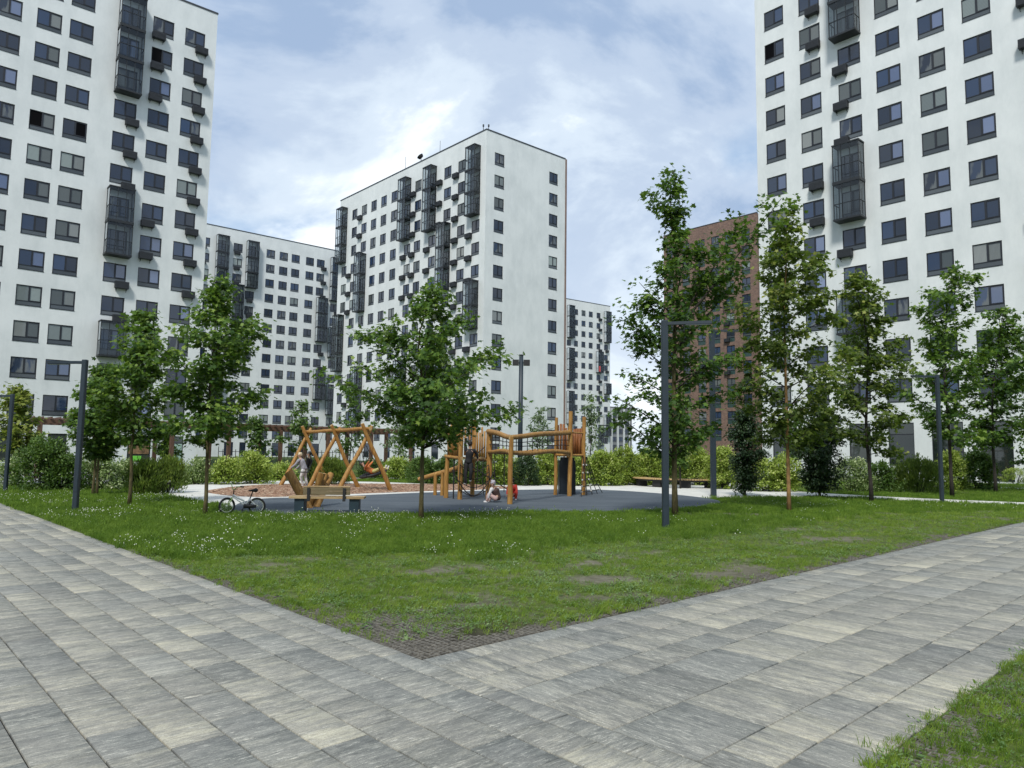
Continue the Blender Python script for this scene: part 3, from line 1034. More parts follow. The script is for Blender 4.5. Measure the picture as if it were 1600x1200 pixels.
def make_tree(name, label, base, prof, seed, n_branch, leaf_n, leaf_s, mat='leaf_maple', bark='bark', cat='tree', trunk_r=0.05, lean=0.0, stems=1,
              extra=(), shape=MAPLE, tone0=0.45, depth=1.0, group=None, twigs=4, upness=0.45):
    """prof: (z, left radius, right radius) from top to bottom, relative to the trunk base"""
    g = np.random.default_rng(seed)
    prof = sorted(prof)
    zs = np.array([p[0] for p in prof]); rl = np.array([p[1] for p in prof]); rr = np.array([p[2] for p in prof])
    Hh = zs[-1]; h0 = zs[0]
    cen = lambda z: (np.interp(z, zs, rr) - np.interp(z, zs, rl)) / 2
    lead = lambda z: 0.0 if z < h0 else cen(z) * min(1.0, (z - h0) / (Hh - h0) * 1.15)
    t = thing(name, label, cat, (base[0], base[1], 0), 0, group)
    tb = MB()
    for s_ in range(stems):
        o_ = (s_ - (stems - 1) / 2) * 0.16
        zz = np.linspace(-0.05, Hh * 0.97, 12)
        wob = g.normal(0, 0.025, (12, 2)).cumsum(0) * 0.7
        pts = [(lead(z) * (1 if z > 0 else 0) + wob[i, 0] * min(1, i / 3) + o_ * (0.4 + z * 0.1), wob[i, 1] * min(1, i / 3) + o_ * 0.5, z) for i, z in enumerate(zz)]
        rad = [trunk_r * (1.25 if i == 0 else 1.0) * (1 - 0.86 * (i / 11) ** 1.1) for i in range(12)]
        tb.tube(pts, rad, 8)
        if s_ == 0:
            L = pts
    Lz = np.array([p[2] for p in L]); Lx = np.array([p[0] for p in L]); Ly = np.array([p[1] for p in L])
    bm = MB()
    cl, cd, ct_ = [], [], []      # cluster centres, directions, tone
    ga = g.uniform(0, 6.28)
    for i in range(n_branch):
        q = (i + g.uniform(0.2, 0.8)) / n_branch
        z = h0 + (Hh - h0) * q
        az = ga + i * 2.39996 + g.normal(0, 0.25)
        c_, s_ = math.cos(az), math.sin(az)
        cx_ = cen(z)
        half = (np.interp(z, zs, rr) + np.interp(z, zs, rl)) / 2
        if half < 0.02:
            continue
        rad = half * (g.uniform(0.35, 0.92) if i % 3 else g.uniform(0.88, 1.15)) * (1.28 if i % 7 == 3 else 1.0)
        end = np.array([cx_ + c_ * rad, s_ * rad * depth, z + g.normal(0, 0.12)])
        za = max(h0 * 0.75 + 0.2, z - rad * (upness + g.uniform(0, 0.25)))
        st_ = np.array([np.interp(za, Lz, Lx), np.interp(za, Lz, Ly), za])
        mid = (st_ + end) / 2 + np.array([c_ * rad * 0.06, s_ * rad * 0.06, rad * g.uniform(-0.02, 0.12)])
        ts = np.linspace(0, 1, 6)
        path = [(1 - u_) ** 2 * st_ + 2 * u_ * (1 - u_) * mid + u_ * u_ * end for u_ in ts]
        br = max(0.006, trunk_r * 0.34 * min(1, rad / 1.2))
        bm.tube(path, [br * (1 - 0.75 * u_) for u_ in ts], 5, caps=False)
        for u_ in np.linspace(0.3, 1.0, max(3, int(rad * 5))):
            p = (1 - u_) ** 2 * st_ + 2 * u_ * (1 - u_) * mid + u_ * u_ * end
            cl.append(p + g.normal(0, 0.05, 3)); cd.append(end - st_); ct_.append(u_)
        for k_ in range(max(1, int(round(twigs * min(1.0, rad / 0.9))))):
            u_ = g.uniform(0.35, 0.95)
            p = (1 - u_) ** 2 * st_ + 2 * u_ * (1 - u_) * mid + u_ * u_ * end
            aa = az + g.choice([-1, 1]) * g.uniform(0.5, 1.3)
            tl = rad * g.uniform(0.22, 0.5) * (1.15 - 0.4 * u_)
            e2 = p + np.array([math.cos(aa) * tl, math.sin(aa) * tl * depth, tl * g.uniform(-0.25, 0.6)])
            bm.tube([p, (p + e2) / 2 + np.array([0, 0, 0.03]), e2], [br * 0.45, br * 0.3, br * 0.15], 4, caps=False)
            for w_ in (0.45, 0.75, 1.0):
                cl.append(p + (e2 - p) * w_ + g.normal(0, 0.03, 3)); cd.append(e2 - p); ct_.append(0.5 + 0.5 * w_)
    # the leader itself carries leaves
    for z in np.arange(max(h0 + 0.2, Hh * 0.6), Hh, 0.16):
        rr_ = 0.10 + 0.05 * g.random()
        az = g.uniform(0, 6.28)
        cl.append(np.array([np.interp(z, Lz, Lx) + math.cos(az) * rr_, np.interp(z, Lz, Ly) + math.sin(az) * rr_, z])); cd.append(np.array([math.cos(az), math.sin(az), 0.8])); ct_.append(0.8)
    for (x0, z0, x1, z1, yy, rad) in extra:     # long limbs seen standing out of the crown
        st_ = np.array([x0, 0, z0]); end = np.array([x1, yy, z1]); mid = (st_ + end) / 2 + np.array([0, 0, -0.1])
        ts = np.linspace(0, 1, 8)
        bm.tube([(1 - u_) ** 2 * st_ + 2 * u_ * (1 - u_) * mid + u_ * u_ * end for u_ in ts], [trunk_r * 0.5 * (1 - 0.8 * u_) for u_ in ts], 6, caps=False)
        for u_ in np.linspace(0.35, 1.0, 46):
            p = (1 - u_) ** 2 * st_ + 2 * u_ * (1 - u_) * mid + u_ * u_ * end
            cl.append(p + g.normal(0, rad * (0.5 + 0.5 * math.sin(u_ * 9) ** 2), 3)); cd.append(end - st_); ct_.append(g.uniform(0.5, 1.1))
    cl = np.array(cl); cd = np.array(cd); ct_ = np.array(ct_)
    cd /= np.linalg.norm(cd, axis=1, keepdims=True) + 1e-9
    # some clusters dropped so that light shows through
    az_ = np.arctan2(cl[:, 1], cl[:, 0])
    gap = np.sin(az_ * 2 + cl[:, 2] * 3.1 + seed) * np.sin(cl[:, 2] * 4.7 + az_ + seed * 1.7)
    gate = g.random(len(cl)) < np.clip(0.98 - 0.45 * (gap > 0.25), 0, 1)
    cl, cd, ct_ = cl[gate], cd[gate], ct_[gate]
    per = max(1, int(leaf_n * 1.32) // len(cl))
    ci = np.repeat(np.arange(len(cl)), per)
    n = len(ci)
    sg_ = 0.065 + leaf_s * 0.55
    P_ = cl[ci] + g.normal(0, 1, (n, 3)) * np.array([sg_, sg_, sg_ * 0.62])
    outv = P_ - np.stack([np.interp(P_[:, 2], Lz, Lx), np.interp(P_[:, 2], Lz, Ly), P_[:, 2]], -1)
    outv[:, 2] = 0
    outv /= np.linalg.norm(outv, axis=1, keepdims=True) + 1e-6
    Dv = outv * 0.6 + cd[ci] * 0.4 + g.normal(0, 0.6, (n, 3)) + np.array([0, 0, -0.35])
    Nv = np.array([0, 0, 1.0]) + outv * 0.35 + g.normal(0, 0.45, (n, 3))
    S = leaf_s * g.uniform(0.65, 1.35, n)
    ctone = g.normal(0, 0.12, len(cl))
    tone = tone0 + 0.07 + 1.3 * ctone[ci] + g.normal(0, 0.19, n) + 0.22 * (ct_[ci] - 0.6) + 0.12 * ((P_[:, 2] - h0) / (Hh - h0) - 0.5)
    # occasional fresh, yellowish tips
    fresh = (g.random(len(cl)) < 0.06) & (ct_ > 0.8)
    tone = tone + fresh[ci] * 0.35
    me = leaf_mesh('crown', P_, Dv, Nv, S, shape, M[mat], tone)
    tb.build('trunk', M[bark], t, True)
    bm.build('branches', M['bark_dark'], t, True)['kind'] = 'stuff'
    obj('crown', me, t)
    return t


def tree_px(name, label, bx, by, prof_px, **k):
    X, Y = G(bx, by)
    dist = Y
    P_ = []
    for (yp, xl, xr) in prof_px:
        zz = at(bx, yp, Y)[2]
        bz = PX(X, Y, zz)[0]
        zz += 0.10 if len(prof_px) > 4 and yp > prof_px[-2][0] - 1 else 0.0
        P_.append((zz, (bz - xl) * dist / F_PX, (xr - bz) * dist / F_PX))
    ex = []
    for (ax, ay, bx2, by2, yy, rad) in k.pop('extra_px', ()):
        p0 = at(ax, ay, Y); p1 = at(bx2, by2, Y)
        ex.append((p0[0] - X, p0[2], p1[0] - X, p1[2], yy, rad))
    return make_tree(name, label, (X, Y), P_, extra=ex, **k)


def make_shrub(name, label, base, w, h, seed, kind, cat='shrub', dep=None, n=None, group=None):
    g = np.random.default_rng(seed)
    dep = dep or w * 0.8
    t = thing(name, label, cat, (base[0], base[1], 0), 0, group)
    spec = dict(bright=('leaf_bright', OVAL, 0.105, 5200), var=('leaf_var', OVAL, 0.09, 5200), dark=('leaf_dark', OVAL, 0.09, 5200), mid=('leaf_mid', OVAL, 0.10, 5200),
                spiky=('leaf_spiky', NARROW * np.array([1, 1.4]), 0.13, 8000), box=('leaf_bright', OVAL, 0.06, 5000), maple=('leaf_mid', MAPLE, 0.12, 3000), pale=('leaf_pale', OVAL, 0.08, 1500))[kind]
    mat, shp, ls, cnt = spec
    cnt = n or int(cnt * max(0.5, w * h / 2.0))
    # stems fan out from the base
    ns = 16
    sb = MB()
    tips = []
    for i in range(ns):
        az = g.uniform(0, 6.28); r_ = math.sqrt(g.random()) * 0.9
        tip = np.array([math.cos(az) * r_ * w / 2, math.sin(az) * r_ * dep / 2, h * (0.9 - 0.4 * r_ * r_) * g.uniform(0.75, 1.1)])
        b0 = np.array([tip[0] * 0.25, tip[1] * 0.25, -0.03])
        sb.tube([b0, b0 * 0.4 + tip * 0.6 * np.array([0.8, 0.8, 1.0]), tip], [0.014, 0.009, 0.004], 4, caps=False)
        tips.append(tip)
    sb.build('stems', M['bark_dark'], t)['kind'] = 'stuff'
    # leaf clumps through the dome, heavier outside, broken outline
    nc = 130
    az = g.uniform(0, 6.28, nc); cz = g.uniform(-0.05, 1, nc); rr = np.sqrt(np.clip(1.05 - np.clip(cz, 0, 1) ** 2.6, 0, 1)) * g.uniform(0.3, 1.0, nc) ** 0.5
    lump = 1 + 0.22 * np.sin(az * 3 + seed) + 0.12 * g.normal(0, 1, nc)
    cc = np.stack([np.cos(az) * rr * w / 2 * lump, np.sin(az) * rr * dep / 2 * lump, 0.12 + cz * (h - 0.12) * (0.9 + 0.10 * lump)], -1)
    ci = g.integers(0, nc, cnt)
    sg = 0.12 if kind != 'box' else 0.07
    P_ = cc[ci] + g.normal(0, 1, (cnt, 3)) * np.array([sg, sg, sg * 0.85]) * max(0.8, w / 2)
    # long shoots breaking the outline
    if kind != 'box':
        m_ = cnt // 6
        ti = g.integers(0, ns, m_); u_ = g.uniform(0.5, 1.12, m_)
        T_ = np.array(tips)
        P_[:m_] = T_[ti] * u_[:, None] * np.array([1.05, 1.05, 1.12]) + g.normal(0, 0.03, (m_, 3))
    P_[:, 2] = np.abs(P_[:, 2]) + 0.02
    o_ = P_ / np.array([w / 2, dep / 2, h]); rn = np.linalg.norm(o_, axis=1)
    outv = o_ / (rn[:, None] + 1e-6)
    if kind == 'spiky':
        Dv = outv * 0.5 + np.array([0, 0, 1.0]) + g.normal(0, 0.3, (cnt, 3)); Nv = outv + g.normal(0, 0.7, (cnt, 3))
    else:
        Dv = outv * 0.7 + g.normal(0, 0.6, (cnt, 3)); Nv = np.array([0, 0, 0.8]) + outv * 0.6 + g.normal(0, 0.45, (cnt, 3))
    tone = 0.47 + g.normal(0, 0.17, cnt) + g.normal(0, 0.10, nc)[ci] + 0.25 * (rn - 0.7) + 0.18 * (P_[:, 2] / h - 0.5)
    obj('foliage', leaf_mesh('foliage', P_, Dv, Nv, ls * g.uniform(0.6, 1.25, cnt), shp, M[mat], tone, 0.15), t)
    return t


def shrub_px(name, label, cx_, by, wpx, ytop, kind, seed, **k):
    X, Y = G(cx_, by)
    Yc = Y + wpx * Y / F_PX * 0.35
    w = wpx * Yc / F_PX
    h = at(cx_, ytop, Yc)[2]
    X = at(cx_, by, Yc)[0]
    return make_shrub(name, label, (X, Yc), w, h, seed, kind, **k)


# ------------------------------------------------------------------ buildings
def rebase(th, dp):
    """frame of a facade: x along the wall to the viewer's right, y into the building, z up"""
    dr = np.array([math.sin(th), math.cos(th)])
    nn = np.array([math.cos(th), -math.sin(th)])
    if th > 0:
        return (-nn * dp, dr, -nn, 1)
    return (nn * dp, -dr, nn, -1)


def fmat(th, dp):
    o_, xa, ya, s_ = rebase(th, dp)
    return Matrix(((xa[0], ya[0], 0, o_[0]), (xa[1], ya[1], 0, o_[1]), (0, 0, 1, 0), (0, 0, 0, 1))), s_


def wall_mesh(x0, x1, z0, z1, holes, rec=0.13, mat=None, name='wall'):
    xs = sorted({round(v, 3) for h in holes for v in h[:2] if x0 < v < x1} | {x0, x1})
    zs = sorted({round(v, 3) for h in holes for v in h[2:] if z0 < v < z1} | {z0, z1})
    m = MB()
    ix = {v: i for i, v in enumerate(xs)}
    iz = {v: i for i, v in enumerate(zs)}
    hole = np.zeros((len(xs), len(zs)), bool)
    for a, b, c, d in holes:
        a, b, c, d = (round(v, 3) for v in (a, b, c, d))
        a = max(a, x0); b = min(b, x1)
        if b <= a:
            continue
        c = max(c, z0)
        hole[ix[a]:ix[b], iz[c]:iz[d]] = True
        m.add([(a, 0, c), (b, 0, c), (b, 0, d), (a, 0, d), (a, rec, c), (b, rec, c), (b, rec, d), (a, rec, d)],
              [(0, 1, 5, 4), (1, 2, 6, 5), (2, 3, 7, 6), (3, 0, 4, 7)])
    vs = [(x, 0, z) for x in xs for z in zs]
    nz = len(zs)
    fs = []
    for i in range(len(xs) - 1):
        for j in range(nz - 1):
            if not hole[i, j]:
                fs.append((i * nz + j, (i + 1) * nz + j, (i + 1) * nz + j + 1, i * nz + j + 1))
    m.add(vs, fs)
    return m.mesh(name, mat)


_win = {}


def window_meshes(w, h, style, detail):
    key = (round(w, 2), round(h, 2), style, detail)
    if key in _win:
        return _win[key]
    fr = MB()
    t, d0, d1 = 0.055, 0.05, 0.135      # frame bar, front and back
    z0 = 0.0
    sp = h * 0.21 if style != 'shop' else h * 0.0
    fr.box(0, w, d0, d1, 0, t)
    fr.box(0, w, d0, d1, h - t, h)
    fr.box(0, t, d0, d1, t, h - t)
    fr.box(w - t, w, d0, d1, t, h - t)
    mid = w * 0.5
    panes = []
    if style == 'shop':
        fr.box(0.002, w - 0.002, d0 + 0.005, d1 - 0.01, h * 0.72, h * 0.72 + t)
        panes.append(('pane', t, w - t, t, h * 0.72)); panes.append(('pane', t, w - t, h * 0.72 + t, h - t))
    else:
        fr.box(t, w - t, d0 + 0.005, d1 - 0.005, sp, sp + t)
        fr.box(mid - 0.035, mid + 0.035, d0 - 0.01, d1 - 0.007, sp + t, h - t)
        # opening sash with its own thicker frame
        if style in ('R', 'L'):
            a, b = (mid + 0.035, w - t) if style == 'R' else (t, mid - 0.035)
            s2 = 0.06
            fr.box(a, b, d0 - 0.012, d0 + 0.05, sp + t, sp + t + s2)
            fr.box(a, b, d0 - 0.012, d0 + 0.05, h - t - s2, h - t)
            fr.box(a, a + s2, d0 - 0.012, d0 + 0.05, sp + t + s2, h - t - s2)
            fr.box(b - s2, b, d0 - 0.012, d0 + 0.05, sp + t + s2, h - t - s2)
        panes.append(('pane', t, mid - 0.035, sp + t, h - t))
        panes.append(('pane', mid + 0.035, w - t, sp + t, h - t))
        panes.append(('lower_panel', t, w - t, t, sp))
    # metal sill and a thin dark reveal liner
    fr.box(-0.012, w + 0.012, -0.035, 0.048, -0.018, 0.012)
    out_ = [('window', fr.mesh('window', M['frame']))]
    for nm, a, b, c, d in panes:
        p = MB().box(a - 0.004, b + 0.004, d0 + 0.03, d0 + 0.055, c - 0.004, d + 0.004)
        mt = M['pane_spandrel'] if nm == 'lower_panel' else (M['pane_shop'] if style == 'shop' else M['pane_dark'])
        out_.append((nm, p.mesh(nm, mt)))
    if not detail:      # panes of a far window in one mesh
        p = MB()
        for nm, a, b, c, d in panes:
            p.box(a - 0.004, b + 0.004, d0 + 0.03, d0 + 0.055, c - 0.004, d + 0.004, 1 if nm == 'lower_panel' else 0)
        out_ = [out_[0], ('pane', p.mesh('pane', [M['pane_dark'], M['pane_spandrel']]))]
    _win[key] = out_
    return out_


def put_window(b, Mx, x, z, w, h, style, rg, detail, force=None):
    ms = window_meshes(w, h, style, detail)
    o_ = obj('window', ms[0][1], b)
    o_.matrix_world = Mx @ Matrix.Translation((x, 0, z))
    both = rg.random()
    room = 'pane_dark'
    if both < 0.10:
        room = 'pane_curtain'
    elif both < 0.15:
        room = 'pane_blind'
    for i, (nm, me) in enumerate(ms[1:]):
        p = obj(nm, me, o_)
        mt = room
        if nm == 'lower_panel' or style == 'shop':
            mt = None
        elif i == 1 and rg.random() < 0.10:
            mt = 'pane_curtain'
        elif i == 1 and room == 'pane_dark' and rg.random() < 0.34:
            mt = 'pane_sky'
        elif rg.random() < 0.035 and detail:
            mt = 'pane_open'
        if force and i < 2:
            mt = force
        if mt and mt != 'pane_dark':
            p.material_slots[0].link = 'OBJECT'
            p.material_slots[0].material = M[mt]
    return o_


_bal = {}


def balcony_meshes(w, d, h, detail):
    key = (round(w, 2), round(d, 2), round(h, 2), detail)
    if key in _bal:
        return _bal[key]
    f = MB()
    t = 0.06 if detail else 0.09
    f.box(-0.03, w + 0.03, -d - 0.03, 0, 0, 0.14)          # floor slab edge
    f.box(-0.03, w + 0.03, -d - 0.03, 0, h - 0.10, h)       # top
    for x_ in (0, w - t):
        f.box(x_, x_ + t, -d, -d + t, 0.14, h - 0.10)
        f.box(x_, x_ + t, -t, -0.002, 0.14, h - 0.10)
    for k_ in (1, 2):
        xx = w * k_ / 3
        mw = 0.025 if detail else 0.04
        f.box(xx - mw, xx + mw, -d + 0.004, -d + t - 0.004, 0.14, h - 0.10)
    zr = 0.14 + (h - 0.24) * 0.42
    f.box(t, w - t, -d + 0.006, -d + t - 0.006, zr, zr + 0.055)
    for x_ in (0.004, w - t + 0.004):
        f.box(x_, x_ + t - 0.008, -d + t, -t, zr, zr + 0.055)
        f.box(x_ + 0.002, x_ + t - 0.012, -d * 0.5 - 0.022, -d * 0.5 + 0.022, 0.14, zr)
    # inner safety rail with bars
    f.box(t, w - t, -d + 0.11, -d + 0.14, zr + 0.02, zr + 0.05)
    for k_ in range(1, 10 if detail else 1):
        xx = w * k_ / 10
        f.box(xx - 0.008, xx + 0.008, -d + 0.115, -d + 0.131, 0.14, zr + 0.02)
    out_ = [f.mesh('glazed_balcony', M['balc'])]
    sh = []
    yq = -d + 0.03
    for k_ in range(3):
        a, b = w * k_ / 3 + 0.02, w * (k_ + 1) / 3 - 0.02
        for c, e in ((0.14, zr), (zr + 0.05, h - 0.10)):
            sh.append([(a, yq, c), (b, yq, c), (b, yq, e), (a, yq, e)])
    for x_ in (0.03, w - 0.03):
        for c, e in ((0.14, zr), (zr + 0.05, h - 0.10)):
            sh.append([(x_, -d + t, c), (x_, -t, c), (x_, -t, e), (x_, -d + t, e)])
    if detail:
        out_.append([('pane', MB().add(q, [(0, 1, 2, 3)]).mesh('pane', M['glass'])) for q in sh])
    else:
        m = MB()
        for q in sh:
            m.add(q, [(0, 1, 2, 3)])
        out_.append([('glazing', m.mesh('glazing', M['glass']))])
    _bal[key] = out_
    return out_


def put_balcony(b, Mx, x, z, w, d, h, detail):
    ms = balcony_meshes(w, d, h, detail)
    o_ = obj('glazed_balcony', ms[0], b)
    o_.matrix_world = Mx @ Matrix.Translation((x, 0, z))
    for nm, me in ms[1]:
        obj(nm, me, o_)


def ac_mesh():
    m = MB()
    w, d, h = 1.1, 0.48, 0.62
    m.box(0, w, -d, -0.06, 0.12, 0.12 + h)
    for k_ in range(9):
        z = 0.14 + k_ * 0.066
        m.box(0.03, w - 0.03, -d - 0.018, -d, z, z + 0.034)
        m.box(-0.015, 0, -d + 0.03, -0.09, z, z + 0.034)
        m.box(w, w + 0.015, -d + 0.03, -0.09, z, z + 0.034)
    for x_ in (0.12, w - 0.17):
        m.box(x_, x_ + 0.05, -d * 0.8, 0.02, 0.03, 0.10)
        m.tube([(x_ + 0.025, -d * 0.75, 0.06), (x_ + 0.025, -0.01, -0.14)], 0.02, 4)
    m.box(0.1, w - 0.1, -0.062, 0.02, 0.2, 0.3)
    return m.mesh('conditioner_box', M['basket'])


AC = ac_mesh()


def put_ac(b, Mx, x, z):
    o_ = obj('conditioner_box', AC, b)
    o_.matrix_world = Mx @ Matrix.Translation((x, 0, z))


def facade(b, th, dp, u0, u1, z1, rows, wh, cols, W, bal=(), acs=(), mat='plaster', ground=(), detail=False, seed=1, bal_d=1.05, bal_w=2.05, step=3.0,
           top_cap=0.15, extra=()):
    """cols: (u_lo, u_hi, set of rows); bal: (u_lo, rows); acs: (u_lo, rows); rows: z of the window heads"""
    Mx, sg = fmat(th, dp)
    rg = random.Random(seed)
    X = (lambda a, b_: (a, b_)) if sg > 0 else (lambda a, b_: (-b_, -a))
    holes, wins = [], []
    for ci, (a, b_, rws) in enumerate(cols):
        c_ = (a + b_) / 2
        xa, xb = X(c_ - W / 2, c_ + W / 2)
        for r_ in rws:
            holes.append((xa, xb, rows[r_] - wh, rows[r_]))
            wins.append((xa, rows[r_] - wh, W, wh, 'R' if sg > 0 else 'R', None))
    for (a, rws) in bal:
        xa, xb = X(a, a + bal_w)
        for r_ in rws:
            xm = (xa + xb) / 2
            holes.append((xm - 0.8, xm + 0.8, rows[r_] - 2.2, rows[r_] + 0.05))
            wins.append((xm - 0.8, rows[r_] - 2.2, 1.6, 2.25, 'R', None))
    for (a, b_, c, d, st_) in ground:
        xa, xb = X(a, b_)
        holes.append((xa, xb, c, d))
        wins.append((xa, c, xb - xa, d - c, st_, None))
    xa, xb = X(u0, u1)
    w_ = obj('wall', wall_mesh(round(xa, 3), round(xb, 3), -0.3, z1, holes, 0.13, M[mat]), b)
    w_.matrix_world = Mx
    for (x_, z_, ww, hh, st_, fc) in wins:
        put_window(b, Mx, round(x_, 3), z_, ww, hh, st_, rg, detail, fc)
    for (a, rws) in bal:
        xa_, xb_ = X(a, a + bal_w)
        rws = sorted(rws)
        for r_ in rws:
            cap = top_cap if (r_ - 1) not in rws else 0.0
            put_balcony(b, Mx, xa_, rows[r_] - 2.45, bal_w, bal_d, step - 0.004 + cap, detail)
    for (a, rws) in acs:
        xa_, xb_ = X(a, a + 1.1)
        for r_ in rws:
            put_ac(b, Mx, xa_, rows[r_] - 2.35)
    # parapet cap
    xa, xb = X(u0, u1)
    p = MB().box(xa - 0.04, xb + 0.04, -0.05, 0.35, z1, z1 + 0.16).build('parapet_cap', M['trim'], b)
    p.matrix_world = Mx
    return Mx, sg


def body(b, Mx, xa, xb, dep, z1, mat='plaster', left=True, right=True):
    """the three other sides and the roof"""
    m = MB()
    z1 = z1 - 0.02
    m.add([(xa, 0.0, -0.3), (xa, dep, -0.3), (xa, dep, z1), (xa, 0.0, z1)], [(0, 3, 2, 1)]) if left else None
    m.add([(xb, 0.0, -0.3), (xb, dep, -0.3), (xb, dep, z1), (xb, 0.0, z1)], [(0, 1, 2, 3)]) if right else None
    m.add([(xa, dep, -0.3), (xb, dep, -0.3), (xb, dep, z1), (xa, dep, z1)], [(0, 3, 2, 1)])
    o_ = m.build('side_wall', M[mat], b)
    o_.matrix_world = Mx
    r_ = MB().box(xa + 0.01, xb - 0.01, 0.02, dep - 0.01, z1 - 0.3, z1 - 0.25).build('roof', M['trim'], b)
    r_.matrix_world = Mx


A13 = set(range(13))


def rg_(*rs):
    s = set()
    for a, b in rs:
        s |= set(range(a, b + 1))
    return s


# --- left tower
thL, dpL = R(49.753), 71.538
bL = thing('apartment_building', 'tall white residential tower filling the left edge of the picture', 'building', (-38, 62, 0))
bpy.context.view_layer.update()
rowsL = [41.8 - 3 * j for j in range(13)]
MxL, _ = facade(bL, thL, dpL, -8, 21.75, 44.3, rowsL, 1.70,
      [(-6.2, -4.36, A13), (-3.4, -1.56, A13), (1.25, 3.09, A13), (4.10, 5.94, A13), (6.98, 8.82, A13), (9.41, 11.24, A13), (13.22, 15.05, rg_((3, 5), (8, 9), (11, 12))), (16.02, 17.82, A13), (18.87, 20.67, A13)], 1.83,
      bal=[(13.12, rg_((0, 2), (6, 7), (10, 10)))],
      acs=[(15.95, rg_((0, 2), (6, 7), (11, 12))), (19.80, rg_((0, 8), (11, 11))), (14.15, rg_((3, 5), (8, 9)))],
      ground=[(2.2, 4.0, 0.3, 2.65, 'shop'), (5.2, 8.2, 0.3, 2.65, 'shop'), (9.96, 11.34, 0.3, 2.6, 'shop'), (13.3, 14.9, 0.3, 2.6, 'shop'), (16.02, 17.93, 0.3, 2.6, 'shop'), (19.0, 20.7, 0.3, 2.6, 'shop')],
      detail=True, seed=3, bal_w=2.05)
body(bL, MxL, -8, 21.75, 16, 44.3)
pz = MB().box(16.15, 17.8, 0.03, 0.045, 0.95, 1.85).build('shop_poster', M['shop_warm'], bL); pz.matrix_world = MxL
pz = MB().box(16.5, 17.2, 0.015, 0.027, 0.36, 0.78).build('green_poster', M['shop_green'], bL); pz.matrix_world = MxL
pz = MB().box(19.1, 20.6, 0.03, 0.045, 0.36, 1.9).build('frosted_film', M['shop_frost'], bL); pz.matrix_world = MxL

# --- right tower
thR, dpR = R(-41.927), 56.951
bR = thing('apartment_building', 'tall white residential tower filling the right edge of the picture, roof out of frame', 'building', (28, 56, 0))
rowsR = [40.35 - 3 * j for j in range(12)]
A12 = set(range(12))
MxR, _ = facade(bR, thR, dpR, -4.0, 31.75, 43.2, rowsR, 1.72,
      [(29.10, 30.88, A12), (25.96, 27.74, A12), (22.79, 24.57, rg_((2, 4), (7, 8), (10, 11))), (19.86, 21.64, A12), (16.81, 18.60, A12), (13.88, 15.67, A12), (9.0, 10.78, A12), (5.8, 7.58, A12), (2.6, 4.4, A12), (-0.9, 0.9, A12)], 1.78,
      bal=[(22.72, {0, 1, 5, 6, 9})],
      acs=[(25.90, rg_((0, 1), (5, 6))), (23.75, rg_((2, 4), (7, 7))), (11.2, rg_((2, 3), (7, 8)))],
      ground=[(29.2, 30.8, 1.0, 4.1, 'shop'), (25.96, 27.74, 1.0, 4.1, 'shop'), (22.9, 24.5, 1.0, 4.1, 'shop'), (19.86, 21.64, 1.0, 4.1, 'shop'), (16.7, 18.7, 0.4, 4.1, 'shop'), (13.8, 15.7, 0.1, 4.1, 'shop'), (9.0, 10.8, 1.0, 4.1, 'shop')],
      detail=True, seed=5, bal_w=2.05)
body(bR, MxR, -31.75, 4.0, 16, 43.2)

# --- central tower, two facades meeting at a corner
thC, dpC = R(49.545), 72.036
thD, dpD = R(-42.171), 58.662
bC = thing('apartment_building', 'free-standing white tower in the centre with a sharp roof corner and rows of glazed balconies', 'building', (-2, 92, 0))
oC, xC, yC, _ = rebase(thC, dpC); oD, xD, yD, _ = rebase(thD, dpD)
A_ = np.array([[xC[0], -xD[0]], [xC[1], -xD[1]]])
sC, sD = np.linalg.solve(A_, oD - oC)       # corner parameters
rowsC = [40.64 - 3 * j for j in range(13)]
MxC, _ = facade(bC, thC, dpC, float(sC), 70.85, 43.25, rowsC, 1.66, [(57.95, 59.58, A13), (67.75, 69.40, A13)], 1.65, seed=8,
      ground=[(58.0, 59.5, 0.6, 2.6, 'shop'), (67.9, 69.3, 0.6, 2.6, 'shop')])
MxD, _ = facade(bC, thD, dpD, -float(sD), 108.4, 43.25, rowsC, 1.66,
      [(105.64, 107.28, rg_((3, 5), (9, 12))), (102.7, 104.35, A13), (99.73, 101.33, rg_((0, 2), (6, 8), (12, 12))), (96.87, 98.41, A13), (93.93, 95.6, A13), (91.02, 92.67, A13), (87.32, 88.77, rg_((3, 8), (11, 12))),
       (84.7, 86.41, A13), (81.15, 82.76, rg_((3, 8), (12, 12))), (77.72, 79.36, rg_((0, 2), (6, 8), (12, 12))), (74.6, 76.2, A13), (71.54, 73.02, rg_((3, 5), (8, 12)))], 1.62,
      bal=[(105.85, rg_((0, 2), (6, 8))), (99.5, rg_((3, 5), (9, 11))), (87.4, rg_((0, 2), (9, 10))), (81.1, rg_((0, 2), (9, 11))), (77.65, rg_((3, 5), (9, 11))), (71.45, rg_((0, 2), (6, 7)))],
      acs=[(100.95, {0, 1, 2}), (104.0, {3, 4, 5, 9, 10}), (88.2, {3, 4, 5}), (86.0, rg_((0, 5))), (82.3, {3, 4}), (79.6, {0, 1, 2}), (75.9, rg_((0, 8))), (72.9, {3, 4, 5, 8, 9})],
      ground=[(91.1, 92.6, 0.5, 2.6, 'shop'), (96.9, 98.4, 0.5, 2.6, 'shop'), (84.8, 86.3, 0.5, 2.6, 'shop'), (74.6, 76.1, 0.5, 2.6, 'shop'), (79.3, 80.9, 0.5, 2.6, 'shop')],
      seed=9, top_cap=0.3, bal_w=1.98)
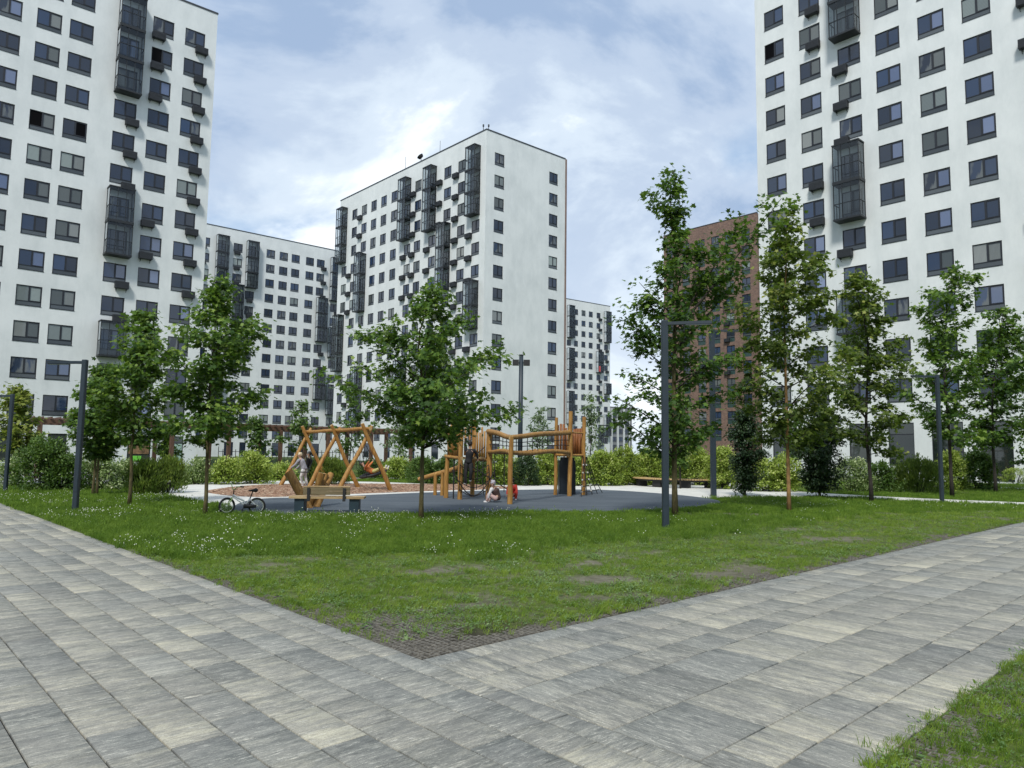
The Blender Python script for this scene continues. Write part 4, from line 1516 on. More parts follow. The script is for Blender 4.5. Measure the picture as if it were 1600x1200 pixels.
# hidden sides of the central block and its brown edge strip
m = MB()
m.box(70.85, 71.18, -0.03, 0.3, -0.3, 43.3)
o_ = m.build('edge_strip', M['brown_trim'], bC); o_.matrix_world = MxC
cC = oC + xC * sC; eC = oC + xC * 71.18; eD = oD + xD * (-108.4)
far = eC + (eD - cC)
m = MB()
for p, q in ((eC, far), (far, eD)):
    m.add([(p[0], p[1], -0.3), (q[0], q[1], -0.3), (q[0], q[1], 43.2), (p[0], p[1], 43.2)], [(0, 1, 2, 3)])
o_ = m.build('side_wall', M['plaster'], bC); o_.matrix_world = Matrix()
m = MB().add([(*cC, 43.0), (*eC, 43.0), (*far, 43.0), (*eD, 43.0)], [(0, 1, 2, 3)])
o_ = m.build('roof', M['trim'], bC); o_.matrix_world = Matrix()
# rooftop masts and dish
for px, py0, py1 in ((633.5, 262, 245), (687.5, 235, 220)):
    sN = None
    Y_ = float(np.interp(px, [532, 758], [(oD + xD * -108.4)[1], cC[1]])) + 1.2
    x_, y_, z_ = at(px, py0, Y_); z2 = at(px, py1, Y_)[2]
    o_ = MB().tube([(x_, y_, 43.2), (x_, y_, z2)], 0.03, 5).build('roof_mast', M['trim'], bC); o_.matrix_world = Matrix()
x_, y_, z_ = at(658, 246, 103)
dm = MB(); dm.tube([(x_, y_, 43.2), (x_, y_, z_)], 0.05, 6); dm.tube([(x_ - 0.18, y_, z_ + 0.22), (x_, y_, z_), (x_ + 0.06, y_, z_ - 0.06)], [0.5, 0.4, 0.08], 14)
o_ = dm.build('satellite_dish', M['black'], bC); o_.matrix_world = Matrix()
for dx in (-0.5, 0.2):
    o_ = MB().tube([(cC[0] + dx, cC[1] + 1.0, 43.2), (cC[0] + dx, cC[1] + 1.0, 44.2)], 0.05, 6).tube([(cC[0] + dx, cC[1] + 1.0, 44.1), (cC[0] + dx, cC[1] + 1.0, 44.4)], 0.11, 8).build('roof_vent', M['trim'], bC)
    o_.matrix_world = Matrix()

# --- second left building
thS, dpS = R(49.223), 140.086
bS = thing('apartment_building', 'white block behind the left tower with a long sloping roofline and a pergola in front', 'building', (-46, 146, 0))
rowsS = [41.15 - 3 * j for j in range(13)]
MxS, _ = facade(bS, thS, dpS, 36, 80, 43.7, rowsS, 1.68,
      [(39.3, 41.07, A13), (43.05, 44.82, A13), (46.1, 47.87, rg_((3, 8), (12, 12))), (49.25, 51.02, rg_((0, 2), (7, 12))), (51.85, 53.62, rg_((3, 12))), (55.79, 57.56, A13), (58.49, 60.26, A13), (61.05, 62.79, A13), (64.15, 65.92, A13),
       (66.56, 68.33, rg_((0, 2), (6, 7), (10, 12))), (69.9, 71.67, rg_((3, 4), (7, 8), (11, 12))), (73.0, 74.77, A13), (76.0, 77.77, A13)], 1.76,
      bal=[(45.95, rg_((0, 2), (9, 11))), (51.75, rg_((0, 2))), (49.15, rg_((3, 6))), (66.75, rg_((3, 5), (8, 9))), (69.65, rg_((0, 2), (5, 6), (9, 10)))],
      acs=[(43.0, rg_((0, 5))), (49.4, rg_((0, 2))), (52.2, {3, 4}), (67.5, {0, 1, 2, 6, 7}), (70.8, {3, 4})],
      ground=[(55.9, 57.5, 0.2, 2.7, 'shop'), (58.6, 60.2, 0.2, 2.7, 'shop'), (61.9, 63.3, 0.2, 2.7, 'shop'), (64.2, 66.0, 0.2, 2.7, 'shop'), (49.3, 51.0, 0.2, 2.7, 'shop'), (52.2, 53.4, 0.2, 2.7, 'shop'), (67.0, 68.6, 0.2, 2.7, 'shop')],
      seed=12, top_cap=0.3, bal_w=2.2)
body(bS, MxS, 36, 80, 16, 43.7)
for px in (437, 443):
    x_, y_, z_ = at(px, 372, 149)
    o_ = MB().tube([(x_, y_, 43.6), (x_, y_, 44.9)], 0.12, 6).build('roof_vent', M['trim'], bS); o_.matrix_world = Matrix()

# --- far white tower right of the centre
thF, dpF = R(53.421), 152.459
bF = thing('apartment_building', 'slim distant white tower seen between the central tower and the tall tree', 'building', (24, 207, 0))
rowsF = [41.87 - 3 * j for j in range(13)]
MxF, _ = facade(bF, thF, dpF, 118, 148.57, 44.35, rowsF, 1.6,
      [(122.0, 123.55, A13), (126, 127.55, A13), (131.9, 133.4, rg_((3, 3), (7, 7))), (134.53, 136.05, A13), (137.36, 138.9, A13), (140.14, 141.68, A13), (143.14, 144.75, rg_((0, 3), (6, 10))), (146.2, 147.6, rg_((3, 6), (8, 12)))], 1.52,
      bal=[(131.95, rg_((0, 2), (4, 6), (8, 10))), (143.0, {4, 5, 11, 12}), (146.1, {0, 1, 2, 7, 10, 11})],
      acs=[(143.9, rg_((0, 3), (6, 9))), (146.6, {3, 4, 5})], seed=15, bal_w=2.1)
body(bF, MxF, 118, 148.57, 15, 44.35)
o_ = MB().box(143.05, 143.75, -1.14, -1.10, rowsF[5] - 2.2, rowsF[5] - 0.6).build('red_cloth', M['red_cloth'], bF); o_.matrix_world = MxF

# --- two invented blocks behind the viewer, added so lower panes reflect something darker
for lb, th_, dp_, ua, ub in (('white residential block behind the viewer to the right', R(49.7), -62.0, -30.0, 22.0), ('white residential block behind the viewer to the left', R(-42.0), -66.0, -20.0, 34.0)):
    bX = thing('apartment_building', lb, 'building', (0, -60, 0))
    Mx_, sg_ = fmat(th_, dp_)
    Mx_ = Mx_ @ Matrix.Rotation(math.pi, 4, 'Z')
    xa_, xb_ = (-ub, -ua) if sg_ > 0 else (ua, ub)
    hl = [(x_, x_ + 1.8, z_ - 1.7, z_) for x_ in np.arange(xa_ + 1.5, xb_ - 2.2, 3.1) for z_ in np.arange(5.8, 43, 3.0)]
    o_ = obj('wall', wall_mesh(xa_, xb_, -0.3, 44.0, hl, 0.13, M['plaster']), bX); o_.matrix_world = Mx_
    m = MB()
    for a, b_, c, d in hl:
        m.box(a - 0.005, b_ + 0.005, 0.08, 0.12, c - 0.005, d + 0.005)
    o_ = m.build('panes', M['pane_shop'], bX); o_.matrix_world = Mx_; o_['kind'] = 'stuff'
    body(bX, Mx_, xa_, xb_, 16, 44.0)

# --- distant grey-and-white block
bG = thing('apartment_building', 'low grey and white block far behind, beside the slim distant tower', 'building', (45, 285, 0))
thG = R(53.4); dpG = 205.0
rowsG = [17.2 - 3.1 * j for j in range(6)]
MxG, _ = facade(bG, thG, dpG, 176, 212, 19.5, rowsG, 2.0, [(u_, u_ + 2.2, set(range(5))) for u_ in np.arange(177.5, 210, 3.4)], 2.2, mat='plaster_grey', seed=21)
body(bG, MxG, 176, 212, 12, 19.5, 'plaster_grey')
for u_ in np.arange(177.5, 210, 3.4):
    o_ = MB().box(u_ - 0.5, u_ - 0.15, -0.12, -0.02, 0, 19.0).box(u_ + 2.35, u_ + 2.6, -0.12, -0.02, 0, 19.0).build('white_fin', M['plaster'], bG); o_.matrix_world = MxG

# --- brick building
thB, dpB = R(-42.0), 120.67
bB = thing('brick_building', 'red-brown brick apartment block partly hidden behind the tall tree', 'building', (45, 130, 0))
rowsB = [43.42 - 3.07 * j for j in range(13)]
holesB = []
colsB = [(86.0, 87.5), (81.98, 83.73), (78.5, 80.25), (75.3, 77.05), (72.25, 74.0), (68.88, 70.63)]
MxB, sgB = fmat(thB, dpB)
for a, b_ in colsB:
    for z in rowsB:
        holesB.append((-b_, -a, z - 2.42, z))
w_ = obj('wall', wall_mesh(-88.2, -67.4, -0.3, 46.0, holesB, 0.22, M['brick']), bB); w_.matrix_world = MxB
rgB = random.Random(4)
for ci, (a, b_) in enumerate(colsB):
    for j, z in enumerate(rowsB):
        put_window(bB, MxB @ Matrix.Translation((0, 0.08, 0)), -b_, z - 1.58, b_ - a, 1.58, 'R', rgB, False)
        o_ = MB().box(-b_ + 0.01, -a - 0.01, 0.12, 0.17, z - 2.40, z - 1.60).build('green_panel', M['green_panel'], bB); o_.matrix_world = MxB
        if (ci == 2 and j < 3) or (ci == 4 and 2 <= j < 9) or (ci == 1 and j in (4, 5)):
            put_ac(bB, MxB, -b_ - 0.3, z - 2.5)
body(bB, MxB, -88.2, -67.4, 18, 46.0, 'brick')
p = MB().box(-88.24, -67.36, -0.05, 0.35, 46.0, 46.16).build('parapet_cap', M['trim'], bB); p.matrix_world = MxB

# ------------------------------------------------------------------ lamps
def lamp(label, px, py, H_, arm_dir, arm_len, w=0.15, rz=0.0):
    X, Y = G(px, py)
    t = thing('street_lamp', label, 'lamp post', (X, Y, 0), rz, 'slim grey right-angled lamp posts')
    MB().bevbox(-w / 2, w / 2, -w / 2, w / 2, -0.05, H_, 0.012).build('pole', M['steel'], t)
    a = np.array(arm_dir, float)
    a /= np.linalg.norm(a)
    m = MB()
    b_ = np.array([-a[1], a[0]])
    p0 = a * (w / 2 + 0.001)
    p1 = a * arm_len
    hw, z0_, z1_ = 0.045, H_ - 0.10, H_ - 0.035
    pts = []
    for z in (z0_, z1_):
        for q, sgn in ((p0, -1), (p1, -1), (p1, 1), (p0, 1)):
            v = q + b_ * hw * sgn
            pts.append((v[0], v[1], z))
    m.add(pts, [(0, 3, 2, 1), (4, 5, 6, 7), (0, 1, 5, 4), (1, 2, 6, 5), (2, 3, 7, 6), (3, 0, 4, 7)])
    m.build('arm', M['steel'], t)
    m = MB()
    pts = []
    for z in (z0_ - 0.02, z0_ - 0.003):
        for q, sgn in ((a * arm_len * 0.45, -1), (a * (arm_len - 0.03), -1), (a * (arm_len - 0.03), 1), (a * arm_len * 0.45, 1)):
            v = q + b_ * 0.035 * sgn
            pts.append((v[0], v[1], z))
    m.add(pts, [(0, 3, 2, 1), (4, 5, 6, 7), (0, 1, 5, 4), (1, 2, 6, 5), (2, 3, 7, 6), (3, 0, 4, 7)])
    m.build('light_panel', M['pane_spandrel'], t)
    # hatch low on the pole
    MB().box(-0.045, 0.045, -w / 2 - 0.006, -w / 2 - 0.001, 0.5, 0.85).build('hatch', M['steel'], t)
    MB().bevbox(-w * 0.8, w * 0.8, -w * 0.8, w * 0.8, -0.05, 0.03, 0.01).build('base_plate', M['steel'], t)
    return t


lamp('grey lamp post with arm to the left, on the lawn beside the left pavement', 117, 801, 3.70, (-1, 0.1), 0.98, 0.115)
lamp('grey lamp post at the far left edge, beyond the courtyard bushes', 8, 768, 3.36, (-1, 0.1), 1.0, 0.11)
lamp('nearest grey lamp post, standing on the lawn in front of the tallest tree', 1040, 827, 4.50, (1, -0.25), 1.0, 0.135)
lamp('tall grey lamp post where the dark rubber surface ends, right of the round bench', 1115, 776, 6.45, (1, -0.2), 1.0, 0.19)
lamp('grey lamp post by the thin path between the young trees on the right', 1472, 785, 4.6, (-1, -0.1), 1.0, 0.12)

X, Y = G(812, 756)
t = thing('flood_lamp', 'tall grey post with twin box floodlights behind the climbing frame', 'lamp post', (X, Y, 0))
MB().tube([(0, 0, -0.05), (0, 0, 3.0), (0, 0, 6.5)], [0.13, 0.12, 0.11], 14).build('pole', M['steel'], t, True)
for s in (-1, 1):
    MB().box(*(sorted((s * 0.12, s * 0.44))), -0.16, 0.16, 5.98, 6.26).build('floodlight', M['black'], t)
    MB().box(*(sorted((s * 0.06, s * 0.121))), -0.03, 0.03, 6.08, 6.15).build('bracket', M['steel'], t)
MB().tube([(0, 0, 6.5), (0, 0, 6.53)], 0.13, 14).build('cap', M['black'], t)

X, Y = G(263, 772)
t = thing('bollard_light', 'short black path light beside the spiky bushes at the pale path', 'path light', (X, Y, 0))
MB().tube([(0, 0, -0.02), (-0.03, 0, 0.4)], 0.04, 10).build('post', M['black'], t, True)
MB().tube([(-0.03, 0, 0.4), (-0.03, 0, 0.43)], [0.05, 0.09], 10).tube([(-0.03, 0, 0.43), (-0.03, 0, 0.46)], 0.09, 10).build('lamp_head', M['white_paint'], t, True)

# ------------------------------------------------------------------ pergola
P0 = np.array([-18.06, 39.0]); s_ = 3.0
pd = np.array([0.76, 0.65]); pd /= np.linalg.norm(pd)
pn = np.array([-pd[1], pd[0]])
rz = math.atan2(pd[1], pd[0])
t = thing('pergola', 'long brown timber pergola behind the swings', 'pergola', (P0[0], P0[1], 0), rz)
for k_ in range(-2, 6):
    for yy in (0, 3.2):
        x_ = k_ * s_
        MB().bevbox(x_ - 0.10, x_ + 0.10, yy - 0.10, yy + 0.10, -0.05, 2.66, 0.01).build('post', M['pergola'], t)
for yy in (0, 3.2):
    for k_ in range(-2, 5):
        x0 = k_ * s_ - (0.35 if k_ == -2 else 0); x1 = (k_ + 1) * s_ + (0.1 if k_ == 4 else 0)
        MB().box(x0 + 0.003, x1 - 0.003, yy - 0.06, yy + 0.06, 2.662, 2.86).build('beam', M['pergola'], t)
k_ = 0
x_ = -6.3
while x_ < 15.2:
    MB().box(x_ - 0.035, x_ + 0.035, -0.35, 3.55, 2.863, 2.975).build('rafter', M['pergola'], t)
    x_ += 0.36

# ------------------------------------------------------------------ bench
b0 = np.array(G(470, 800.5)); b1 = np.array(G(556, 800)); b1[1] = b0[1] + 0.10
rzb = math.atan2(b1[1] - b0[1], b1[0] - b0[0])
mid = (b0 + b1) / 2
t = thing('park_bench', 'pale timber bench with a short back on dark steel legs facing the playground', 'bench', (mid[0], mid[1], 0.0), rzb)
L_ = 0.93
for i in range(4):
    y0 = -0.235 + i * 0.118
    MB().bevbox(-L_, L_, y0, y0 + 0.110, 0.36, 0.415, 0.006).build('seat_plank', M['bench_wood'], t)
for sgn in (-1, 1):
    MB().bevbox(sgn * 0.68 - 0.12, sgn * 0.68 + 0.12, -0.18, 0.19, 0.0, 0.358, 0.004).build('leg', M['teal'], t)
    x_ = sgn * 0.44
    MB().box(x_ - 0.035, x_ + 0.035, -0.285, -0.24, 0.30, 0.63).build('back_post', M['black'], t)
for i in range(2):
    MB().bevbox(-0.58, 0.58, -0.236, -0.19, 0.455 + i * 0.098, 0.548 + i * 0.098, 0.005).build('back_plank', M['bench_dark'], t)
MB().bevbox(-0.58, 0.58, -0.245, -0.13, 0.653, 0.675, 0.005).build('top_rail', M['bench_wood'], t)

# ------------------------------------------------------------------ round bench
c_ = at(1064, 750, 36.6)
t = thing('round_bench', 'large low ring-shaped slatted bench on the white gravel, right of the playground', 'bench', (c_[0], c_[1], 0))
sl = MB(); nS = 120
for i in range(nS):
    a = 2 * math.pi * i / nS; da = math.pi / nS * 0.72
    if False:
        continue
    pts = []
    for z in (0.38, 0.44):
        for r_, s2 in ((1.75, -1), (2.42, -1), (2.42, 1), (1.75, 1)):
            pts.append((r_ * math.cos(a + s2 * da), r_ * math.sin(a + s2 * da), z))
    sl.add(pts, [(0, 3, 2, 1), (4, 5, 6, 7), (0, 1, 5, 4), (1, 2, 6, 5), (2, 3, 7, 6), (3, 0, 4, 7)])
o_ = sl.build('seat_slats', M['log_end'], t); o_['kind'] = 'stuff'
for rr_, nm in ((1.82, 'inner_rim'), (2.34, 'outer_rim')):
    m = MB(); n = 48; vs = []; fs = []
    for i in range(n):
        a = 2 * math.pi * i / n
        for r_, z in ((rr_ - 0.03, 0.30), (rr_ + 0.03, 0.30), (rr_ + 0.03, 0.378), (rr_ - 0.03, 0.378)):
            vs.append((r_ * math.cos(a), r_ * math.sin(a), z))
    for i in range(n):
        j = (i + 1) % n
        for q in range(4):
            fs.append((i * 4 + q, j * 4 + q, j * 4 + (q + 1) % 4, i * 4 + (q + 1) % 4))
    m.add(vs, fs).build(nm, M['black'], t)
for i in range(10):
    a = 2 * math.pi * (i + 0.3) / 10
    u_ = np.array([math.cos(a), math.sin(a)]); v_ = np.array([-u_[1], u_[0]])
    pts = []
    for z in (0.0, 0.298):
        for r_, s2 in ((1.85, -0.22), (2.28, -0.22), (2.28, 0.22), (1.85, 0.22)):
            p = u_ * r_ + v_ * s2
            pts.append((p[0], p[1], z))
    MB().add(pts, [(0, 3, 2, 1), (4, 5, 6, 7), (0, 1, 5, 4), (1, 2, 6, 5), (2, 3, 7, 6), (3, 0, 4, 7)]).build('leg', M['black'], t)

# ------------------------------------------------------------------ swing set
def logtube(p0, p1, r0, r1, seed, n=10, seg=7, wob=0.035):
    g = random.Random(seed)
    p0, p1 = Vector(p0), Vector(p1)
    d = (p1 - p0)
    s1 = d.normalized().orthogonal().normalized(); s2 = d.normalized().cross(s1)
    ph = g.uniform(0, 6)
    pts, rad = [], []
    for i in range(seg):
        u_ = i / (seg - 1)
        e = math.sin(math.pi * u_)
        pts.append(p0 + d * u_ + s1 * wob * e * math.sin(ph + 5 * u_) + s2 * wob * e * math.cos(ph * 1.3 + 4 * u_))
        rad.append((r0 + (r1 - r0) * u_) * (1 + g.uniform(-0.05, 0.05)))
    m = MB().tube(pts, rad, n, caps=False)
    b = 0
    m.add([tuple(v) for v in m.v[:n]], [tuple(range(n - 1, -1, -1))], 1)
    m.add([tuple(v) for v in m.v[(seg - 1) * n:seg * n]], [tuple(range(n))], 1)
    return m


def log(name, p0, p1, r0, r1, parent, seed, mat='log', wob=0.035):
    return logtube(p0, p1, r0, r1, seed, wob=wob).build(name, [M[mat], M['log_end']], parent, True)


u1 = Vector((0.788, 0.616, 0)); bd = Vector((0.616, -0.788, 0))
A1 = Vector((-9.12, 32.6, 0)); A3 = Vector((-5.60, 28.35, 0)); A2 = (A1 + A3) / 2 + Vector((0.05, 0, 0))
t = thing('swing_set', 'swing frame of orange-brown debarked logs, three crossed A-shaped ends', 'swing set', (A2[0], A2[1], 0))
o0 = Vector(A2)
for i, A in enumerate((A1, A2, A3)):
    A = A - o0
    zc_, zt_ = 2.18, 2.55
    for s in (-1, 1):
        foot = A + u1 * (1.12 * s) + bd * (0.07 * s) + Vector((0, 0, -0.1))
        top = A - u1 * (0.24 * s) + bd * (0.07 * s) + Vector((0, 0, 2.60 if s > 0 else 2.52))
        log('leg', foot, top, 0.092, 0.07, t, 10 * i + s)
for i, (p, q) in enumerate(((A1, A2), (A2, A3))):
    p, q = p - o0, q - o0
    d = (q - p).normalized()
    log('crossbar', p - d * 0.3 + Vector((0, 0, 2.36 + 0.03 * i)), q + d * 0.28 + Vector((0, 0, 2.38 + 0.03 * i)), 0.075, 0.068, t, 77 + i, wob=0.05)
# nest swing between A2 and A3
nc = (A2 * 0.45 + A3 * 0.55) - o0 + Vector((0.75, 0.75, 0.62))
e1, e2 = Vector((0.93, 0.2, 0.26)).normalized(), Vector((-0.25, 0.95, 0.05)).normalized()
MB().ring(nc, 0.52, 0.055, e1, e2, 28, 8).build('nest_rim', M['black'], t, True)
m = MB()
for k_ in range(-4, 5):
    h_ = math.sqrt(max(0, 0.5 ** 2 - (k_ * 0.11) ** 2))
    m.tube([nc + e1 * (k_ * 0.11) - e2 * h_, nc + e1 * (k_ * 0.11) + Vector((0, 0, -0.08)), nc + e1 * (k_ * 0.11) + e2 * h_], 0.012, 4)
    m.tube([nc + e2 * (k_ * 0.11) - e1 * h_, nc + e2 * (k_ * 0.11) + Vector((0, 0, -0.08)), nc + e2 * (k_ * 0.11) + e1 * h_], 0.012, 4)
m.build('nest_net', M['rope'], t)
m = MB()
hp = (A2 + A3) / 2 - o0
for s in (-1, 1):
    top = hp + bd * (0.6 * s) + Vector((0, 0, 2.34))
    for q in (-1, 1):
        m.tube([top, nc + (e2 * (-0.5 * s) + e1 * (0.3 * q))], 0.013, 4)
m.build('nest_rope', M['rope'], t)
# flat swing between A1 and A2
sw = (A1 * 0.5 + A2 * 0.5) - o0
sc_ = sw + Vector((-0.55, -0.45, 0.62))
MB().box(sc_.x - 0.22, sc_.x + 0.22, sc_.y - 0.09, sc_.y + 0.09, sc_.z - 0.02, sc_.z + 0.02).build('swing_seat', M['black'], t)
m = MB()
for s in (-1, 1):
    m.tube([sw + bd * (0.28 * s) + Vector((0, 0, 2.32)), sc_ + Vector((0.2 * s, 0, 0))], 0.008, 4)
m.build('swing_chain', M['steel'], t)

# ------------------------------------------------------------------ leaning logs sculpture
X, Y = G(484, 795)
t = thing('log_sculpture', 'cluster of four thick leaning logs behind the bench', 'climbing logs', (X, Y, 0))
o0 = Vector((X, Y, 0))


def rel(px, py, Yd):
    return Vector(at(px, py, Yd)) - o0


log('leaning_log', rel(486, 800, Y), rel(451, 738, Y + 0.1), 0.10, 0.135, t, 5, wob=0.01)
log('leaning_log', rel(484, 792, Y + 0.45), rel(503, 739, Y + 0.5), 0.07, 0.105, t, 6, wob=0.01)
log('leaning_log', rel(490, 793, Y + 0.5), rel(509, 741, Y + 0.9), 0.07, 0.09, t, 7, wob=0.01)
log('leaning_log', rel(495, 794, Y + 0.3), rel(517, 741, Y + 1.15), 0.07, 0.095, t, 8, wob=0.01)

# ------------------------------------------------------------------ climbing frame
def gv(px, py):
    return Vector((*G(px, py), 0))


Q = dict(P1=Vector((-2.17, 24.8, 0)), P2=Vector((-1.66, 24.1, 0)), P3=Vector((-1.33, 25.7, 0)), P4=Vector((-0.75, 24.8, 0)), P5=Vector((-0.02, 22.3, 0)),
         P6=Vector((1.66, 27.4, 0)), P7=Vector((2.13, 26.7, 0)), P8=Vector((2.72, 27.6, 0)), P9=Vector((2.2, 28.3, 0)))
ctr = Vector((0.3, 25.8, 0))
t = thing('climbing_frame', 'orange-brown log climbing frame with two platforms, rope nets and a log bridge', 'climbing frame', tuple(ctr))
hts = dict(P1=1.45, P2=2.75, P3=2.7, P4=2.35, P5=2.06, P6=2.9, P7=3.1, P8=2.95, P9=2.6)
for i, (k_, p) in enumerate(Q.items()):
    q = p - ctr
    r_ = {'P4': 0.098, 'P6': 0.068, 'P9': 0.065}.get(k_, 0.08)
    log('post', q + Vector((0, 0, -0.1)), q + Vector((0.03, 0, hts[k_])), r_ * 1.05, r_ * 0.92, t, 40 + i, wob=0.015)


def between(a, b, u_, z):
    p = Q[a] * (1 - u_) + Q[b] * u_ - ctr
    return Vector((p.x, p.y, z))


# left tower: platform edge log, slatted sides
log('edge_log', between('P1', 'P2', -0.1, 1.42), between('P1', 'P2', 1.1, 1.36), 0.06, 0.06, t, 60, wob=0.0)
log('edge_log', between('P3', 'P4', -0.1, 1.32), between('P3', 'P4', 1.05, 1.30), 0.05, 0.05, t, 61, wob=0.0)


def slats(a, b, n, z0, z1, mat='log', hv=0.15, seed=1, r=0.038):
    g = random.Random(seed)
    for i in range(n):
        u_ = (i + 0.8) / (n + 0.6)
        p = between(a, b, u_, z0)
        MB().tube([p, p + Vector((g.uniform(-0.01, 0.01), 0, z1 - z0 + g.uniform(-hv, hv)))], [r, r * 0.9], 7).build('slat', M[mat], t, True)


slats('P1', 'P2', 6, 1.45, 2.25, 'log', 0.1, 1, 0.045)
slats('P1', 'P3', 5, 1.45, 2.45, 'log', 0.1, 2)
slats('P3', 'P4', 6, 1.35, 2.35, 'log', 0.12, 3)
pl = MB()
for a, b, c, d, z in (('P1', 'P2', 'P4', 'P3', 1.34), ('P6', 'P7', 'P8', 'P9', 1.46)):
    pts = [Q[k_] - ctr for k_ in (a, b, c, d)]
    cc = sum(pts, Vector()) / 4
    pts = [cc + (p - cc) * 0.86 for p in pts]
    m = MB().add([(p.x, p.y, z) for p in pts] + [(p.x, p.y, z + 0.06) for p in pts], [(3, 2, 1, 0), (4, 5, 6, 7), (0, 1, 5, 4), (1, 2, 6, 5), (2, 3, 7, 6), (3, 0, 4, 7)])
    m.build('platform', M['bench_wood'], t)
slats('P6', 'P9', 4, 1.5, 2.55, 'log_red', 0.15, 5, 0.05)
slats('P9', 'P8', 6, 1.5, 2.45, 'log_red', 0.12, 6, 0.055)
slats('P7', 'P8', 2, 1.5, 2.3, 'log_red', 0.12, 7, 0.03)
log('edge_log', between('P7', 'P8', -0.05, 1.50), between('P7', 'P8', 1.05, 1.50), 0.05, 0.05, t, 62, wob=0)
log('edge_log', between('P6', 'P7', -0.05, 1.50), between('P6', 'P7', 1.05, 1.50), 0.05, 0.05, t, 63, wob=0)
log('handrail', between('P7', 'P8', 0.0, 2.33), between('P7', 'P8', 1.05, 2.33), 0.03, 0.03, t, 64, wob=0)
# bridge logs
log('handrail_log', between('P4', 'P5', -0.05, 2.28), between('P4', 'P5', 1.02, 2.03), 0.085, 0.08, t, 65, wob=0.03)
log('handrail_log', between('P5', 'P7', 0.0, 2.03), between('P5', 'P7', 1.0, 2.33), 0.08, 0.09, t, 66, wob=0.04)
log('bridge_log', between('P4', 'P5', -0.05, 1.60), between('P4', 'P5', 1.0, 1.58), 0.068, 0.068, t, 67, wob=0.04)
log('bridge_log', between('P5', 'P7', 0.0, 1.58), between('P5', 'P7', 0.98, 1.60), 0.068, 0.078, t, 68, wob=0.05)
log('bridge_log', between('P4', 'P6', 0.0, 1.60), between('P4', 'P6', 1.0, 1.60), 0.06, 0.07, t, 69, wob=0.06)
m = MB()
for a, b, z0, za, zb in (('P4', 'P5', 1.62, 2.25, 2.03), ('P5', 'P7', 1.62, 2.03, 2.33)):
    n = 6 if a == 'P4' else 12
    for i in range(1, n):
        u_ = i / n
        m.tube([between(a, b, u_, z0), between(a, b, u_, za + (zb - za) * u_)], 0.012, 4)
    for q in (0.35, 0.62):
        m.tube([between(a, b, u_ / 12, z0 + (za + (zb - za) * u_ / 12 - z0) * q + 0.01 * math.sin(u_ * 2)) for u_ in range(13)], 0.013, 4)
for u_, z_ in ((0.3, 0.55), (0.75, 0.35)):
    m.tube([between('P4', 'P5', u_, 1.55), between('P4', 'P5', u_, z_)], 0.014, 4)
m.build('rope_railing', M['rope'], t)
# climbing net in the left tower
m = MB()
for i in range(6):
    u_ = i / 5
    a = between('P2', 'P4', u_, 1.35); b = between('P2', 'P4', u_, 0.05) + Vector((0.05 * math.sin(i * 2), -0.25, 0.25 + 0.2 * math.sin(i)))
    m.tube([a, (a + b) / 2 + Vector((0.06 * math.sin(i * 3), -0.15, 0)), b], 0.014, 4)
for z in (0.35, 0.62, 0.9, 1.15):
    m.tube([between('P2', 'P4', u_ / 8, z - 0.22 * math.sin(math.pi * u_ / 8)) + Vector((0, -0.16, 0)) for u_ in range(9)], 0.014, 4)
m.tube([between('P2', 'P4', -0.25 + 1.5 * u_ / 12, 1.0 - 0.85 * math.sin(math.pi * u_ / 12)) + Vector((0, -0.3, 0)) for u_ in range(13)], 0.02, 5)
m.tube([between('P4', 'P2', 0.15, 1.75) + Vector((0, -0.1, 0)), between('P4', 'P2', 0.75, 1.2) + Vector((0, -0.1, 0)), between('P4', 'P2', -0.75, 0.18) + Vector((0.2, -0.5, 0))], 0.02, 5)
m.build('climbing_net', M['rope'], t)
MB().tube([between('P1', 'P2', 0.55, 0), between('P1', 'P2', 0.55, 1.4)], 0.024, 8).build('fire_pole', M['black'], t)
# ramp log with small supports
r0_ = Vector(at(655, 749, 26.6)) - ctr; r1_ = Vector(at(722, 729, 25.6)) - ctr
log('ramp_log', r0_, r1_, 0.085, 0.095, t, 70, wob=0.05)
for px in (681, 692):
    p = Vector((*G(px, 761 if px == 681 else 762), 0)) - ctr
    g_ = (px - 655) / 67
    top = r0_ + (r1_ - r0_) * g_
    log('support', (top.x, top.y, -0.1), (top.x, top.y, top.z - 0.02), 0.065, 0.06, t, px, wob=0)
# net ladder on the right
m = MB(); nd = MB()
tp = [Q['P8'] - ctr + Vector((0.0, -0.12, 1.45)), Q['P8'] - ctr + Vector((0.15, 0.25, 1.45))]
ft = [gv(908, 777) - ctr, gv(941, 771) - ctr]
ft2 = [gv(895, 770) - ctr, gv(926, 769) - ctr]
rows_ = 6
for k_ in range(5):
    a = tp[0].lerp(tp[1], k_ / 4); b = ft[0].lerp(ft[1], k_ / 4)
    m.tube([a, (a + b) / 2 + Vector((0, 0, -0.12)), b + Vector((0, 0, 0.03))], 0.017, 4)
for r__ in range(1, rows_):
    u_ = r__ / rows_
    a = tp[0].lerp(ft[0], u_); b = tp[1].lerp(ft[1], u_)
    dz = Vector((0, 0, -0.12 * math.sin(math.pi * u_)))
    m.tube([a + dz, (a + b) / 2 + dz + Vector((0, 0, -0.03)), b + dz], 0.015, 4)
    for k_ in (0, 2):
        c = a.lerp(b, k_ / 4) + dz
        nd.tube([c - Vector((0, 0, 0.03)), c + Vector((0, 0, 0.03))], 0.03, 6)
m.build('net_ladder', M['rope'], t); nd.build('rope_joints', M['node'], t)
